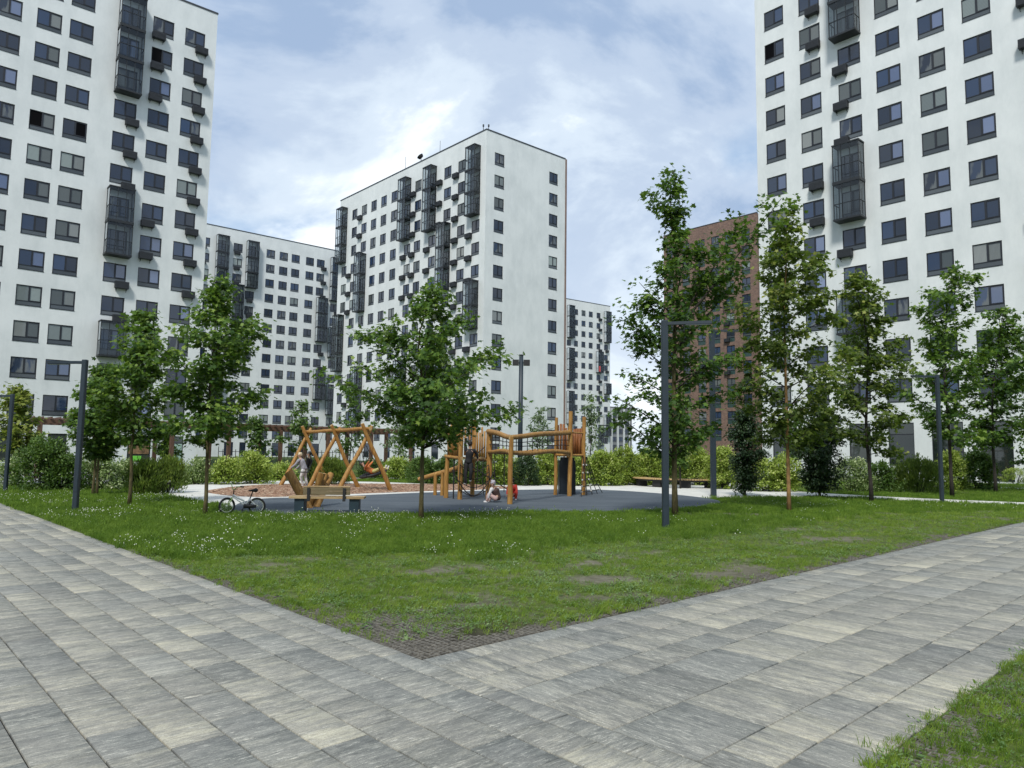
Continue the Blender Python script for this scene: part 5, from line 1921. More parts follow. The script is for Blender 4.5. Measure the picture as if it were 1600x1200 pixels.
# dark slide panel under the right platform
sp_ = Vector((2.0, 27.9, 0)) - ctr
MB().box(sp_.x - 0.12, sp_.x + 0.42, sp_.y, sp_.y + 0.05, 0.02, 1.42).build('panel', M['panel'], t)
for x_ in (sp_.x - 0.16, sp_.x + 0.42):
    MB().box(x_, x_ + 0.038, sp_.y - 0.05, sp_.y + 0.9, 0.0, 1.30).build('panel_side', M['panel'], t)

# ------------------------------------------------------------------ bicycle
X, Y = G(378, 804)
t = thing('bicycle', 'small lime and white child bicycle standing beside the bench', 'bicycle', (X, Y, 0.0), R(6))
Rw = 0.205
rear, front = (0.34, 0, Rw), (-0.36, 0, Rw)


def wheel(c, yaw):
    ux, uz = Vector((math.cos(yaw), math.sin(yaw), 0)), Vector((0, 0, 1))
    w_ = MB().ring(c, Rw - 0.025, 0.025, ux, uz, 32, 8).build('wheel', M['black'], t, True)
    MB().ring(c, Rw - 0.054, 0.007, ux, uz, 32, 6).build('rim', M['rim'], w_, True)
    m = MB()
    for i in range(14):
        a = 2 * math.pi * i / 14
        m.tube([Vector(c), Vector(c) + (ux * math.cos(a) + uz * math.sin(a)) * (Rw - 0.055)], 0.0022, 3)
    n_ = ux.cross(uz)
    m.tube([Vector(c) - n_ * 0.035, Vector(c) + n_ * 0.035], 0.02, 8)
    m.build('spokes', M['rim'], w_)


wheel(rear, 0.05)
wheel(front, 0.65)
hd = Vector((-0.235, 0, 0.47)); bb = Vector((0.07, 0, 0.205)); st_ = Vector((0.175, 0, 0.40))
m = MB()
m.tube([hd, hd + Vector((0.13, 0, -0.08)), (0.03, 0, 0.33), bb], 0.022, 8)
m.tube([hd + Vector((0.01, 0, -0.05)), (0.02, 0, 0.25), bb], 0.016, 8)
m.tube([bb, st_], 0.017, 8)
for s in (-1, 1):
    m.tube([bb + Vector((0, 0.02 * s, 0)), Vector(rear) + Vector((0, 0.05 * s, 0))], 0.011, 6)
    m.tube([st_ + Vector((0, 0.015 * s, -0.03)), Vector(rear) + Vector((0, 0.05 * s, 0))], 0.010, 6)
m.build('frame', M['white_paint'], t, True)
m = MB()
for s in (-1, 1):
    o_ = Vector((-math.sin(0.65) * s * 0.045, math.cos(0.65) * s * 0.045, 0))
    m.tube([hd + Vector((-0.015, 0, -0.06)), hd + Vector((-0.03, 0, -0.1)) + o_, Vector(front) + o_], 0.013, 6)
m.build('fork', M['lime'], t, True)
m = MB()
m.tube([hd + Vector((0, 0, -0.04)), hd + Vector((0.02, 0, 0.06)), hd + Vector((0.02, 0, 0.13))], 0.014, 6)
m.build('stem', M['cloth_brown'], t)
hb = hd + Vector((0.02, 0, 0.13))
hdv = Vector((-math.sin(0.65), math.cos(0.65), 0))
m = MB(); m.tube([hb + hdv * 0.05 + Vector((0.0, 0, 0)), hb + hdv * 0.14 + Vector((0.0, 0, 0.1)), hb + hdv * 0.26 + Vector((0.02, 0, 0.13))], 0.012, 6)
m.tube([hb - hdv * 0.05, hb - hdv * 0.14 + Vector((0.02, 0, 0.07)), hb - hdv * 0.25 + Vector((0.05, 0, 0.08))], 0.012, 6)
m.tube([hb - hdv * 0.05, hb + hdv * 0.05], 0.014, 6)
m.build('handlebar', M['lime'], t, True)
for s in (-1, 1):
    e = hb + hdv * (0.26 * s) + Vector((0.02 if s > 0 else 0.05, 0, 0.13 if s > 0 else 0.08))
    MB().tube([e, e + hdv * (0.09 * s) + Vector((0.03, 0, -0.005))], 0.017, 8).build('grip', M['black'] if s < 0 else M['lime'], t, True)
MB().tube([st_ - Vector((0.0, 0, 0.02)), st_ + Vector((0.055, 0, 0.16))], 0.014, 6).build('seat_post', M['black'], t)
MB().tube([st_ + Vector((-0.05, 0, 0.175)), st_ + Vector((0.04, 0, 0.18)), st_ + Vector((0.13, 0, 0.185)), st_ + Vector((0.17, 0, 0.18))], [0.012, 0.028, 0.055, 0.03], 10).build('saddle', M['black'], t, True)
m = MB(); m.tube([bb + Vector((0, -0.06, 0)), bb + Vector((0, 0.06, 0))], 0.02, 8); m.tube([bb + Vector((0, -0.05, 0)), bb + Vector((-0.06, -0.06, -0.09))], 0.009, 5); m.tube([bb + Vector((0, 0.05, 0)), bb + Vector((0.06, 0.06, 0.09))], 0.009, 5)
m.box(bb.x - 0.10, bb.x - 0.02, -0.14, -0.06, bb.z - 0.10, bb.z - 0.08); m.box(bb.x + 0.02, bb.x + 0.10, 0.06, 0.14, bb.z + 0.08, bb.z + 0.10)
m.build('crank', M['black'], t)
m = MB(); m.tube([bb + Vector((-0.02, -0.045, 0)), (0.34, -0.06, Rw)], [0.055, 0.035], 10); m.build('chain_guard', M['black'], t, True)
MB().tube([Vector((0.28, -0.06, Rw)), Vector((0.17, -0.15, 0.012))], 0.009, 5).build('kickstand', M['steel'], t)


# ------------------------------------------------------------------ people
def skin_obj(name, verts, edges, radii, mat, parent, sub=2):
    me = bpy.data.meshes.new(name)
    me.from_pydata([tuple(v) for v in verts], edges, [])
    o_ = obj(name, me, parent)
    o_.data.materials.append(mat)
    md = o_.modifiers.new('skin', 'SKIN')
    md.use_smooth_shade = True
    me.skin_vertices[0].data.foreach_set('radius', np.array([(r_, r_) for r_ in radii], np.float32).ravel()) if me.skin_vertices else None
    if me.skin_vertices:
        me.skin_vertices[0].data[0].use_root = True
    s2 = o_.modifiers.new('sub', 'SUBSURF')
    s2.levels = sub; s2.render_levels = sub
    return o_


def chain(name, pts, radii, mat, parent):
    """continuous limb-like surface used for clothes and hair"""
    pts = [Vector(p) for p in pts]
    P2, R2 = [], []
    for i in range(len(pts) - 1):
        for u_ in (0, 0.25, 0.5, 0.75):
            P2.append(pts[i].lerp(pts[i + 1], u_)); R2.append(radii[i] + (radii[i + 1] - radii[i]) * (3 * u_ * u_ - 2 * u_ ** 3))
    P2.append(pts[-1]); R2.append(radii[-1])
    P2 = [P2[0] - (P2[1] - P2[0]).normalized() * R2[0] * 0.5] + P2 + [P2[-1] + (P2[-1] - P2[-2]).normalized() * R2[-1] * 0.5]
    R2 = [R2[0] * 0.55] + R2 + [R2[-1] * 0.55]
    return MB().tube(P2, R2, 12).build(name, mat, parent, True)


def person(label, loc, J, S, cloth, hair, group=None, hat=None):
    """J: joints (metres, local). S: body scale. cloth: dict of material keys"""
    t = thing('person', label, 'person', loc, 0, group)
    J = {k_: Vector(v) for k_, v in J.items()}
    names = ['pel', 'waist', 'chest', 'neck', 'head', 'top', 'shL', 'elL', 'wrL', 'haL', 'shR', 'elR', 'wrR', 'haR', 'hipL', 'knL', 'anL', 'toL', 'hipR', 'knR', 'anR', 'toR']
    rad = dict(pel=.115, waist=.10, chest=.12, neck=.045, head=.085, top=.07, shL=.055, elL=.038, wrL=.026, haL=.03, shR=.055, elR=.038, wrR=.026, haR=.03,
               hipL=.08, knL=.052, anL=.034, toL=.03, hipR=.08, knR=.052, anR=.034, toR=.03)
    idx = {n: i for i, n in enumerate(names)}
    ed = [('pel', 'waist'), ('waist', 'chest'), ('chest', 'neck'), ('neck', 'head'), ('head', 'top'), ('chest', 'shL'), ('shL', 'elL'), ('elL', 'wrL'), ('wrL', 'haL'), ('chest', 'shR'), ('shR', 'elR'),
          ('elR', 'wrR'), ('wrR', 'haR'), ('pel', 'hipL'), ('hipL', 'knL'), ('knL', 'anL'), ('anL', 'toL'), ('pel', 'hipR'), ('hipR', 'knR'), ('knR', 'anR'), ('anR', 'toR')]
    skin_obj('body', [J[n] for n in names], [(idx[a], idx[b]) for a, b in ed], [rad[n] * S for n in names], M['skin'], t)
    tp = cloth['top']; bt = cloth['legs']
    chain('jacket', [J['pel'], J['waist'], J['chest'], J['neck'] - (J['neck'] - J['chest']) * 0.3], [.15 * S, .135 * S, .16 * S, .085 * S], M[tp], t)
    for sd in 'LR':
        chain('sleeve', [J['chest'].lerp(J['sh' + sd], 0.6), J['sh' + sd], J['el' + sd], J['wr' + sd]], [.07 * S, .072 * S, .055 * S, .042 * S], M[cloth.get('sleeve', tp)], t)
        chain('trouser_leg', [J['hip' + sd], J['kn' + sd], J['an' + sd]], [.10 * S, .07 * S, .052 * S], M[bt], t)
        chain('shoe', [J['an' + sd] + Vector((0, 0, -0.03 * S)), J['to' + sd]], [.048 * S, .042 * S], M[cloth['shoes']], t)
    hd_ = J['head'].lerp(J['top'], 0.35)
    up_ = (J['top'] - J['neck']).normalized()
    m = MB()
    fwd = Vector(J.get('face', Vector((0, -1, 0)))).normalized()
    chain('hair', [J['top'] + up_ * .03 * S, J['top'] - up_ * .02 * S - fwd * .02 * S, hd_ - up_ * .03 * S - fwd * .045 * S], [.055 * S, .105 * S, .085 * S], M[hat or hair], t)
    m.tube([hd_ + fwd * .085 * S, hd_ + fwd * .115 * S - up_ * .02 * S], [.014 * S, .018 * S], 6)
    m.build('nose', M['skin'], t, True)
    side = up_.cross(fwd).normalized()
    for s in (-1, 1):
        MB().tube([hd_ + fwd * .08 * S + side * .035 * S * s + up_ * .02 * S, hd_ + fwd * .096 * S + side * .035 * S * s + up_ * .02 * S], .011 * S, 6).build('eye', M['black'], t)
        MB().tube([hd_ + side * .09 * S * s, hd_ + side * .105 * S * s], [.028 * S, .02 * S], 6).build('ear', M['skin'], t, True)
    # hands with five fingers
    for sd in 'LR':
        h_ = J['ha' + sd]; d_ = (J['ha' + sd] - J['wr' + sd]).normalized(); w_ = d_.orthogonal().normalized(); v_ = d_.cross(w_)
        m = MB()
        for i, (o_, l_) in enumerate(((-.027, .050), (-.009, .060), (.009, .056), (.026, .044))):
            b_ = h_ + w_ * o_ * S + d_ * .015 * S
            m.tube([b_, b_ + d_ * l_ * .5 * S + v_ * .008 * S, b_ + d_ * l_ * .85 * S + v_ * .025 * S], [.010 * S, .009 * S, .007 * S], 5)
        m.tube([h_ - w_ * .02 * S, h_ - w_ * .05 * S + d_ * .02 * S, h_ - w_ * .055 * S + d_ * .045 * S], [.012 * S, .010 * S, .008 * S], 5)
        m.build('fingers', M['skin'], t, True)
    return t


# child climbing the net, seen from behind, arms reaching up
p = Vector(at(731, 757, 24.1))
person('slim child in black climbing the rope net with arms raised', (p.x, p.y, p.z),
       dict(pel=(0, 0, .72), waist=(.02, 0, .84), chest=(.04, 0, 1.03), neck=(.05, 0, 1.18), head=(.05, .0, 1.30), top=(.03, 0, 1.40), face=(-.3, 1, .2),
            shL=(-.08, 0, 1.12), elL=(-.12, .08, 1.32), wrL=(-.08, .14, 1.50), haL=(-.07, .15, 1.56), shR=(.17, 0, 1.12), elR=(.26, .06, 1.02), wrR=(.30, .12, .86), haR=(.31, .13, .80),
            hipL=(-.06, 0, .68), knL=(-.08, -.03, .36), anL=(-.10, 0, .06), toL=(-.12, .10, .02), hipR=(.07, 0, .68), knR=(.10, -.08, .42), anR=(.08, -.02, .16), toR=(.08, .10, .14)),
       0.85, dict(top='cloth_black', legs='cloth_black', shoes='cloth_white'), 'hair_dark')
# sitting on the rubber
p = gv(771, 786)
person('child with pale hat and dark top sitting on the rubber surface', tuple(p),
       dict(pel=(.12, .05, .14), waist=(.10, .05, .25), chest=(.04, .02, .40), neck=(0, 0, .49), head=(-.03, -.02, .57), top=(-.05, -.03, .67), face=(-1, -.4, -.1),
            shL=(-.06, -.08, .44), elL=(-.12, -.14, .30), wrL=(-.16, -.12, .16), haL=(-.18, -.12, .11), shR=(.12, .10, .44), elR=(.16, .16, .30), wrR=(.06, .16, .20), haR=(.0, .15, .17),
            hipL=(.08, -.06, .13), knL=(-.16, -.10, .27), anL=(-.20, -.08, .06), toL=(-.29, -.09, .04), hipR=(.12, .13, .13), knR=(-.08, .20, .25), anR=(-.14, .18, .05), toR=(-.24, .18, .04)),
       0.80, dict(top='cloth_brown', legs='cloth_pink', shoes='cloth_white', sleeve='cloth_white'), 'hair_dark', hat='cloth_lilac')
p = gv(800, 782)
person('crouching child in red behind the front post of the climbing frame', tuple(p),
       dict(pel=(.02, .05, .20), waist=(.02, .03, .30), chest=(.0, -.02, .44), neck=(-.01, -.04, .53), head=(-.02, -.06, .60), top=(-.03, -.06, .70), face=(-1, -.3, -.2),
            shL=(-.10, -.06, .48), elL=(-.14, -.12, .34), wrL=(-.16, -.16, .22), haL=(-.17, -.17, .17), shR=(.11, -.02, .48), elR=(.15, -.08, .34), wrR=(.08, -.14, .24), haR=(.04, -.15, .20),
            hipL=(-.06, .04, .18), knL=(-.12, -.16, .26), anL=(-.10, -.06, .05), toL=(-.12, -.16, .03), hipR=(.08, .06, .18), knR=(.14, -.12, .28), anR=(.12, -.02, .05), toR=(.13, -.12, .03)),
       0.78, dict(top='cloth_red', legs='cloth_red', shoes='cloth_white'), 'hair_dark')
# person in grey at the swing, leaning forward to push
p = gv(470, 760)
person('person in pale grey clothes and light cap bending forward at the swing', tuple(p),
       dict(pel=(.12, 0, .74), waist=(.08, 0, .88), chest=(-.02, 0, 1.07), neck=(-.07, 0, 1.20), head=(-.09, -.02, 1.30), top=(-.11, -.02, 1.40), face=(-1, -.2, -.2),
            shL=(-.08, -.15, 1.12), elL=(-.22, -.18, .92), wrL=(-.38, -.16, .80), haL=(-.42, -.15, .77), shR=(.02, .15, 1.12), elR=(-.10, .18, .90), wrR=(-.26, .18, .76), haR=(-.30, .18, .73),
            hipL=(.10, -.08, .70), knL=(.02, -.10, .40), anL=(.12, -.10, .07), toL=(.0, -.11, .03), hipR=(.14, .08, .70), knR=(.14, .10, .40), anR=(.24, .10, .07), toR=(.14, .11, .03)),
       0.95, dict(top='cloth_grey', legs='cloth_white', shoes='cloth_white'), 'hair_blond', hat='hair_blond')
p = gv(482, 757)
person('person in a long black coat standing behind the swing', tuple(p),
       dict(pel=(0, 0, .74), waist=(0, 0, .90), chest=(-.01, 0, 1.10), neck=(-.02, 0, 1.24), head=(-.03, -.02, 1.33), top=(-.03, -.02, 1.44), face=(-1, -.3, 0),
            shL=(-.02, -.16, 1.15), elL=(-.03, -.19, .92), wrL=(-.10, -.18, .74), haL=(-.12, -.18, .68), shR=(.0, .16, 1.15), elR=(.02, .19, .92), wrR=(-.04, .18, .74), haR=(-.05, .18, .68),
            hipL=(0, -.08, .70), knL=(-.02, -.09, .38), anL=(.0, -.09, .06), toL=(-.10, -.10, .03), hipR=(0, .08, .70), knR=(0, .09, .38), anR=(.03, .09, .06), toR=(-.07, .1, .03)),
       0.95, dict(top='cloth_black', legs='cloth_black', shoes='cloth_black'), 'hair_dark')
# child lying in the nest swing, feet to the right
nw = nc + A2 + Vector((0, 0, 0.0))
person('child in orange and yellow lying back in the nest swing with feet raised', (nw.x, nw.y, nw.z - 0.02),
       dict(pel=(-.02, 0, .12), waist=(-.12, 0, .16), chest=(-.28, 0, .26), neck=(-.38, 0, .34), head=(-.44, 0, .42), top=(-.52, 0, .48), face=(.5, -.4, .6),
            shL=(-.30, -.13, .28), elL=(-.22, -.24, .40), wrL=(-.14, -.30, .52), haL=(-.12, -.31, .57), shR=(-.30, .13, .28), elR=(-.20, .24, .38), wrR=(-.10, .28, .50), haR=(-.08, .29, .55),
            hipL=(.02, -.08, .12), knL=(.26, -.12, .24), anL=(.52, -.16, .28), toL=(.55, -.16, .38), hipR=(.02, .08, .12), knR=(.28, .10, .22), anR=(.56, .12, .24), toR=(.60, .12, .34)),
       0.80, dict(top='cloth_orange', legs='cloth_yellow', shoes='cloth_white'), 'hair_dark')

# ------------------------------------------------------------------ black fence far left
t = thing('metal_fence', 'low black bar fence in front of the white block behind the bushes', 'fence', (*G(340, 733), 0), R(40))
for i in range(40):
    MB().box(i * 0.32 - 0.02, i * 0.32 + 0.02, -0.02, 0.02, 0, 1.5 if i % 5 else 1.7).build('bar', M['black'], t)
MB().box(-0.02, 12.6, -0.014, 0.014, 0.3, 0.34).build('rail', M['black'], t)
MB().box(-0.02, 12.6, -0.014, 0.014, 1.3, 1.34).build('rail', M['black'], t)

# ------------------------------------------------------------------ trees
tree_px('young_tree', 'yellow-green sapling at the far left above the dark bush', 22, 757, [(603, 22, 34), (630, 8, 46), (655, -6, 58), (685, -2, 54), (712, 14, 38)], seed=1, n_branch=26, leaf_n=2400, leaf_s=0.16, mat='leaf_olive', tone0=0.72, trunk_r=0.05)
tree_px('maple_tree', 'dense dark tree on two leaning stems left of the slim tree', 148, 775, [(572, 158, 172), (605, 138, 190), (645, 112, 196), (690, 116, 192), (716, 140, 168)], seed=2, n_branch=40, leaf_n=6500, leaf_s=0.12, stems=2, tone0=0.36, trunk_r=0.045)
tree_px('maple_tree', 'slim upright maple behind the left lamp post, second from the left', 202, 790, [(488, 216, 228), (525, 198, 246), (565, 186, 256), (615, 168, 262), (655, 160, 262), (692, 186, 238)], seed=3, n_branch=38, leaf_n=4200, leaf_s=0.12, tone0=0.42, trunk_r=0.05)
tree_px('maple_tree', 'maple standing just left of the bicycle', 320, 807, [(436, 340, 354), (478, 318, 366), (512, 272, 412), (555, 258, 422), (600, 250, 402), (640, 272, 402), (672, 288, 385), (696, 308, 348)], seed=4, n_branch=44, leaf_n=5200, leaf_s=0.115, tone0=0.46, trunk_r=0.05)
tree_px('maple_tree', 'broad maple on the lawn in front of the climbing frame', 658, 813, [(443, 668, 684), (475, 650, 702), (508, 562, 752), (550, 532, 764), (590, 538, 770), (622, 566, 784), (645, 580, 820), (668, 618, 815), (690, 640, 700)], seed=5, n_branch=52, leaf_n=7000, leaf_s=0.115, tone0=0.42, trunk_r=0.055)
tree_px('maple_tree', 'tallest tree, dark and pointed, right behind the nearest lamp post', 1055, 808, [(266, 1044, 1056), (296, 1034, 1066), (318, 1014, 1086), (342, 1030, 1072), (378, 1020, 1088), (430, 1000, 1122), (478, 1002, 1130), (530, 968, 1142), (590, 972, 1132), (640, 958, 1152), (680, 984, 1130), (708, 1028, 1090)],
        seed=6, n_branch=54, leaf_n=6600, leaf_s=0.125, tone0=0.28, trunk_r=0.075, extra_px=[(1062, 510, 1208, 322, -0.6, 0.27), (1062, 500, 1165, 338, 0.3, 0.27), (1062, 540, 1160, 430, 0.5, 0.22), (1055, 560, 978, 505, -0.3, 0.2)])
tree_px('maple_tree', 'olive-green tree with a tan trunk right of the tallest tree', 1233, 799, [(333, 1226, 1246), (370, 1204, 1264), (420, 1176, 1290), (478, 1150, 1300), (530, 1148, 1304), (580, 1132, 1318), (630, 1158, 1304), (670, 1174, 1288), (697, 1200, 1262)],
        seed=7, n_branch=50, leaf_n=6300, leaf_s=0.135, mat='leaf_olive', bark='bark_tan', tone0=0.44, trunk_r=0.06)
tree_px('maple_tree', 'slim dark-trunked tree third from the right edge on the right lawn', 1362, 785, [(423, 1332, 1352), (460, 1312, 1372), (520, 1312, 1414), (570, 1318, 1412), (620, 1298, 1422), (660, 1290, 1422), (702, 1326, 1402)], seed=8, n_branch=44, leaf_n=4800, leaf_s=0.15, mat='leaf_olive', bark='bark_dark', tone0=0.38, trunk_r=0.07)
tree_px('maple_tree', 'tree rising behind the lamp post on the right lawn', 1488, 776, [(418, 1494, 1508), (452, 1446, 1524), (500, 1442, 1530), (550, 1430, 1532), (600, 1422, 1530), (650, 1430, 1526), (692, 1452, 1512)], seed=9, n_branch=44, leaf_n=4200, leaf_s=0.17, mat='leaf_maple', bark='bark_dark', tone0=0.42, trunk_r=0.075)
tree_px('maple_tree', 'rightmost whole tree, in front of the dark shop windows', 1556, 770, [(480, 1550, 1572), (520, 1526, 1604), (580, 1514, 1610), (640, 1502, 1606), (696, 1530, 1588)], seed=10, n_branch=42, leaf_n=3900, leaf_s=0.18, mat='leaf_maple', bark='bark_dark', tone0=0.34, trunk_r=0.075)
tree_px('maple_tree', 'tree cut by the right edge of the picture', 1632, 768, [(485, 1612, 1640), (530, 1590, 1680), (600, 1576, 1690), (680, 1584, 1690), (722, 1600, 1660)], seed=11, n_branch=44, leaf_n=4200, leaf_s=0.18, mat='leaf_maple', bark='bark_dark', tone0=0.32, trunk_r=0.075)
# background saplings
for i, (bx, by, top, wl, wr, bot, mt, lb) in enumerate([
        (470, 746, 626, 30, 26, 700, 'leaf_mid', 'thin sapling behind the pergola, left of the swing frame'),
        (545, 748, 604, 34, 34, 705, 'leaf_mid', 'leafy sapling behind the pergola above the middle of the swing frame'),
        (400, 745, 655, 22, 22, 715, 'leaf_mid', 'low sapling behind the pergola near the bright bush'),
        (258, 745, 668, 20, 20, 715, 'leaf_maple', 'thin sapling in front of the frosted shop window'),
        (620, 746, 640, 20, 24, 712, 'leaf_pale', 'pale sapling at the right end of the pergola'),
        (842, 754, 640, 20, 20, 735, 'leaf_pale', 'pale conical sapling behind the log bridge'),
        (922, 754, 622, 16, 22, 735, 'leaf_pale', 'pale slim sapling right of the climbing frame tower'),
        (1063, 764, 610, 22, 26, 720, 'leaf_mid', 'sapling growing inside the ring bench'),
        (1245, 760, 648, 26, 26, 715, 'leaf_mid', 'small tree behind the olive-green tree')]):
    n0 = int((by - top))
    tree_px('sapling', lb, bx, by, [(top, bx - 3, bx + 4), (top + (bot - top) * 0.3, bx - wl * .6, bx + wr * .6), (top + (bot - top) * 0.65, bx - wl, bx + wr), (bot, bx - wl * .4, bx + wr * .4)],
            seed=30 + i, n_branch=16, leaf_n=850, leaf_s=0.17, mat=mt, bark='bark_dark', tone0=0.5, trunk_r=0.04, twigs=2, shape=OVAL if 'pale' in mt else MAPLE)
# dark columnar trees
tree_px('columnar_tree', 'narrow dark columnar evergreen right of the ring bench', 1164, 776, [(640, 1158, 1172), (665, 1148, 1182), (700, 1146, 1190), (735, 1150, 1184), (768, 1158, 1174)], seed=51, n_branch=70, leaf_n=9000, leaf_s=0.10, mat='leaf_dark', bark='bark_dark', tone0=0.2, shape=OVAL, upness=0.9)
tree_px('columnar_tree', 'wide dark columnar evergreen between the olive-green tree and the next', 1281, 777, [(640, 1270, 1292), (660, 1256, 1306), (700, 1250, 1312), (740, 1258, 1304), (770, 1266, 1296)], seed=52, n_branch=80, leaf_n=11000, leaf_s=0.105, mat='leaf_dark', bark='bark_dark', tone0=0.34, shape=OVAL, upness=0.9)

# ------------------------------------------------------------------ shrubs
shr = [
    (66, 768, 78, 690, 'mid', 'large dark green bush beside the left lamp post'),
    (98, 768, 52, 716, 'mid', 'lighter green bush touching the left lamp post'),
    (18, 762, 34, 718, 'var', 'small pale bush at the left edge by the courtyard paving'),
    (150, 766, 66, 712, 'var', 'cream-leaved bush behind the two leaning stems'),
    (192, 764, 40, 722, 'var', 'small cream-leaved bush left of the spiky bushes'),
    (224, 774, 50, 724, 'spiky', 'spiky fine-leaved bush, left one of the pair by the path light'),
    (262, 772, 48, 722, 'spiky', 'spiky fine-leaved bush, right one of the pair by the path light'),
    (306, 758, 44, 716, 'var', 'cream-leaved bush in front of the dark doorway'),
    (352, 758, 42, 716, 'bright', 'yellow-green bush left of the fence bars'),
    (392, 757, 56, 706, 'bright', 'round yellow-green bush under the left part of the pergola'),
    (438, 752, 40, 722, 'bright', 'small bush between two pergola posts'),
    (512, 758, 66, 716, 'spiky', 'dark spiky bush behind the swing frame'),
    (585, 748, 44, 716, 'mid', 'green bush behind the nest swing'),
    (622, 750, 46, 714, 'bright', 'yellow-green bush right of the last pergola post'),
    (660, 756, 50, 712, 'mid', 'green bush behind the broad maple trunk'),
    (700, 757, 46, 712, 'mid', 'green bush behind the log ramp'),
    (745, 757, 50, 708, 'mid', 'green bush behind the climbing child'),
    (786, 758, 44, 704, 'bright', 'yellow-green bush left of the floodlight post'),
    (822, 760, 40, 710, 'dark', 'dark bush at the foot of the floodlight post'),
    (856, 759, 46, 704, 'bright', 'yellow-green bush under the log bridge'),
    (905, 760, 40, 708, 'bright', 'bush behind the right net ladder'),
    (942, 760, 46, 704, 'bright', 'yellow-green bush just right of the net ladder'),
    (976, 759, 52, 698, 'bright', 'tall yellow-green bush at the left end of the ring bench'),
    (1014, 759, 48, 700, 'bright', 'yellow-green bush behind the nearest lamp post'),
    (1052, 758, 44, 702, 'mid', 'green bush behind the tallest tree'),
    (1088, 759, 48, 698, 'bright', 'yellow-green bush left of the tall lamp post'),
    (1130, 765, 50, 698, 'bright', 'yellow-green bush right of the tall lamp post'),
    (1198, 769, 50, 716, 'bright', 'bush between the columnar evergreen and the tan trunk'),
    (1226, 769, 44, 712, 'bright', 'yellow-green bush behind the tan trunk'),
    (1330, 770, 58, 716, 'var', 'pale bush right of the wide columnar evergreen'),
    (1376, 770, 50, 722, 'mid', 'green bush right of the dark-trunked tree'),
    (1434, 771, 68, 716, 'spiky', 'wide spiky bush left of the right lamp post'),
    (1490, 767, 40, 704, 'bright', 'yellow-green bush behind the right lamp post'),
    (1528, 766, 50, 702, 'maple', 'open leafy bush in front of the right tower'),
    (1588, 757, 42, 728, 'box', 'clipped round box bush near the right edge'),
]
for i, (cx_, by, w_, yt, kd, lb) in enumerate(shr):
    shrub_px('shrub', lb, cx_, by, w_, yt + (5 if cx_ > 280 else 0), kd, 100 + i)

# ------------------------------------------------------------------ grass (instanced tufts)
def tuft(name, nb, h0, h1, spread, width, mat, seed, lean=0.5):
    g = random.Random(seed)
    m = MB()
    for i in range(nb):
        a = g.uniform(0, 6.28); r_ = spread * math.sqrt(g.random())
        bx, by = r_ * math.cos(a), r_ * math.sin(a)
        h = g.uniform(h0, h1); la = g.uniform(0, 6.28); le = g.uniform(0.1, lean) * h
        w = width * g.uniform(0.7, 1.2)
        px_, py_ = -math.sin(la + 1.2) * w / 2, math.cos(la + 1.2) * w / 2
        mx, my = bx + math.cos(la) * le * 0.35, by + math.sin(la) * le * 0.35
        tx, ty = bx + math.cos(la) * le, by + math.sin(la) * le
        m.add([(bx - px_, by - py_, -0.005), (bx + px_, by + py_, -0.005), (mx + px_ * .8, my + py_ * .8, h * .6), (mx - px_ * .8, my - py_ * .8, h * .6), (tx, ty, h)], [(0, 1, 2, 3), (3, 2, 4)])
    me = m.mesh(name, M[mat])
    return bpy.data.objects.new(name, me)


def leafpatch(name, n, h, spread, s, mat, seed, shape=OVAL):
    g = np.random.default_rng(seed)
    a = g.uniform(0, 6.28, n); r_ = spread * np.sqrt(g.random(n))
    P_ = np.stack([r_ * np.cos(a), r_ * np.sin(a), g.uniform(0.2, 1, n) * h], -1)
    Dv = np.stack([np.cos(a), np.sin(a), 0.3 + 0 * a], -1) + g.normal(0, .4, (n, 3))
    Nv = np.array([0, 0, 1.0]) + g.normal(0, .3, (n, 3))
    return bpy.data.objects.new(name, leaf_mesh(name, P_, Dv, Nv, s * g.uniform(.6, 1.2, n), shape, M[mat], g.uniform(0, 1, n), 0.1))


def flower(name):
    m = MB()
    for i in range(3):
        a = i * 2.4; r_ = 0.05 * math.sqrt(i + 0.3)
        h = 0.08 + 0.02 * (i % 3)
        x_, y_ = r_ * math.cos(a), r_ * math.sin(a)
        m.tube([(x_, y_, h - 0.006), (x_, y_, h), (x_, y_, h + 0.006)], [0.004, 0.0075, 0.003], 5)
    return bpy.data.objects.new(name, m.mesh(name, M['flower']))


SRC = [tuft('lush_tuft', 14, 0.07, 0.14, 0.055, 0.006, 'grass_lush', 1), tuft('lush_tuft', 14, 0.06, 0.12, 0.06, 0.006, 'grass_lush', 2, 0.8),
       tuft('short_tuft', 14, 0.015, 0.05, 0.05, 0.005, 'grass_short', 3, 1.2), tuft('short_tuft', 12, 0.02, 0.06, 0.05, 0.005, 'grass_short', 4, 0.9),
       leafpatch('clover_patch', 12, 0.045, 0.06, 0.028, 'clover', 5), flower('clover_flower'), tuft('dry_tuft', 10, 0.01, 0.035, 0.05, 0.004, 'dry', 6, 1.6),
       leafpatch('dandelion_rosette', 8, 0.025, 0.025, 0.055, 'clover', 7, NARROW * np.array([1, 2.2])), leafpatch('lush_clover', 14, 0.10, 0.07, 0.032, 'grass_lush', 8),
       tuft('far_tuft', 16, 0.05, 0.12, 0.14, 0.014, 'grass_lush', 9), tuft('far_short_tuft', 16, 0.02, 0.06, 0.13, 0.012, 'grass_short', 10, 1.0)]


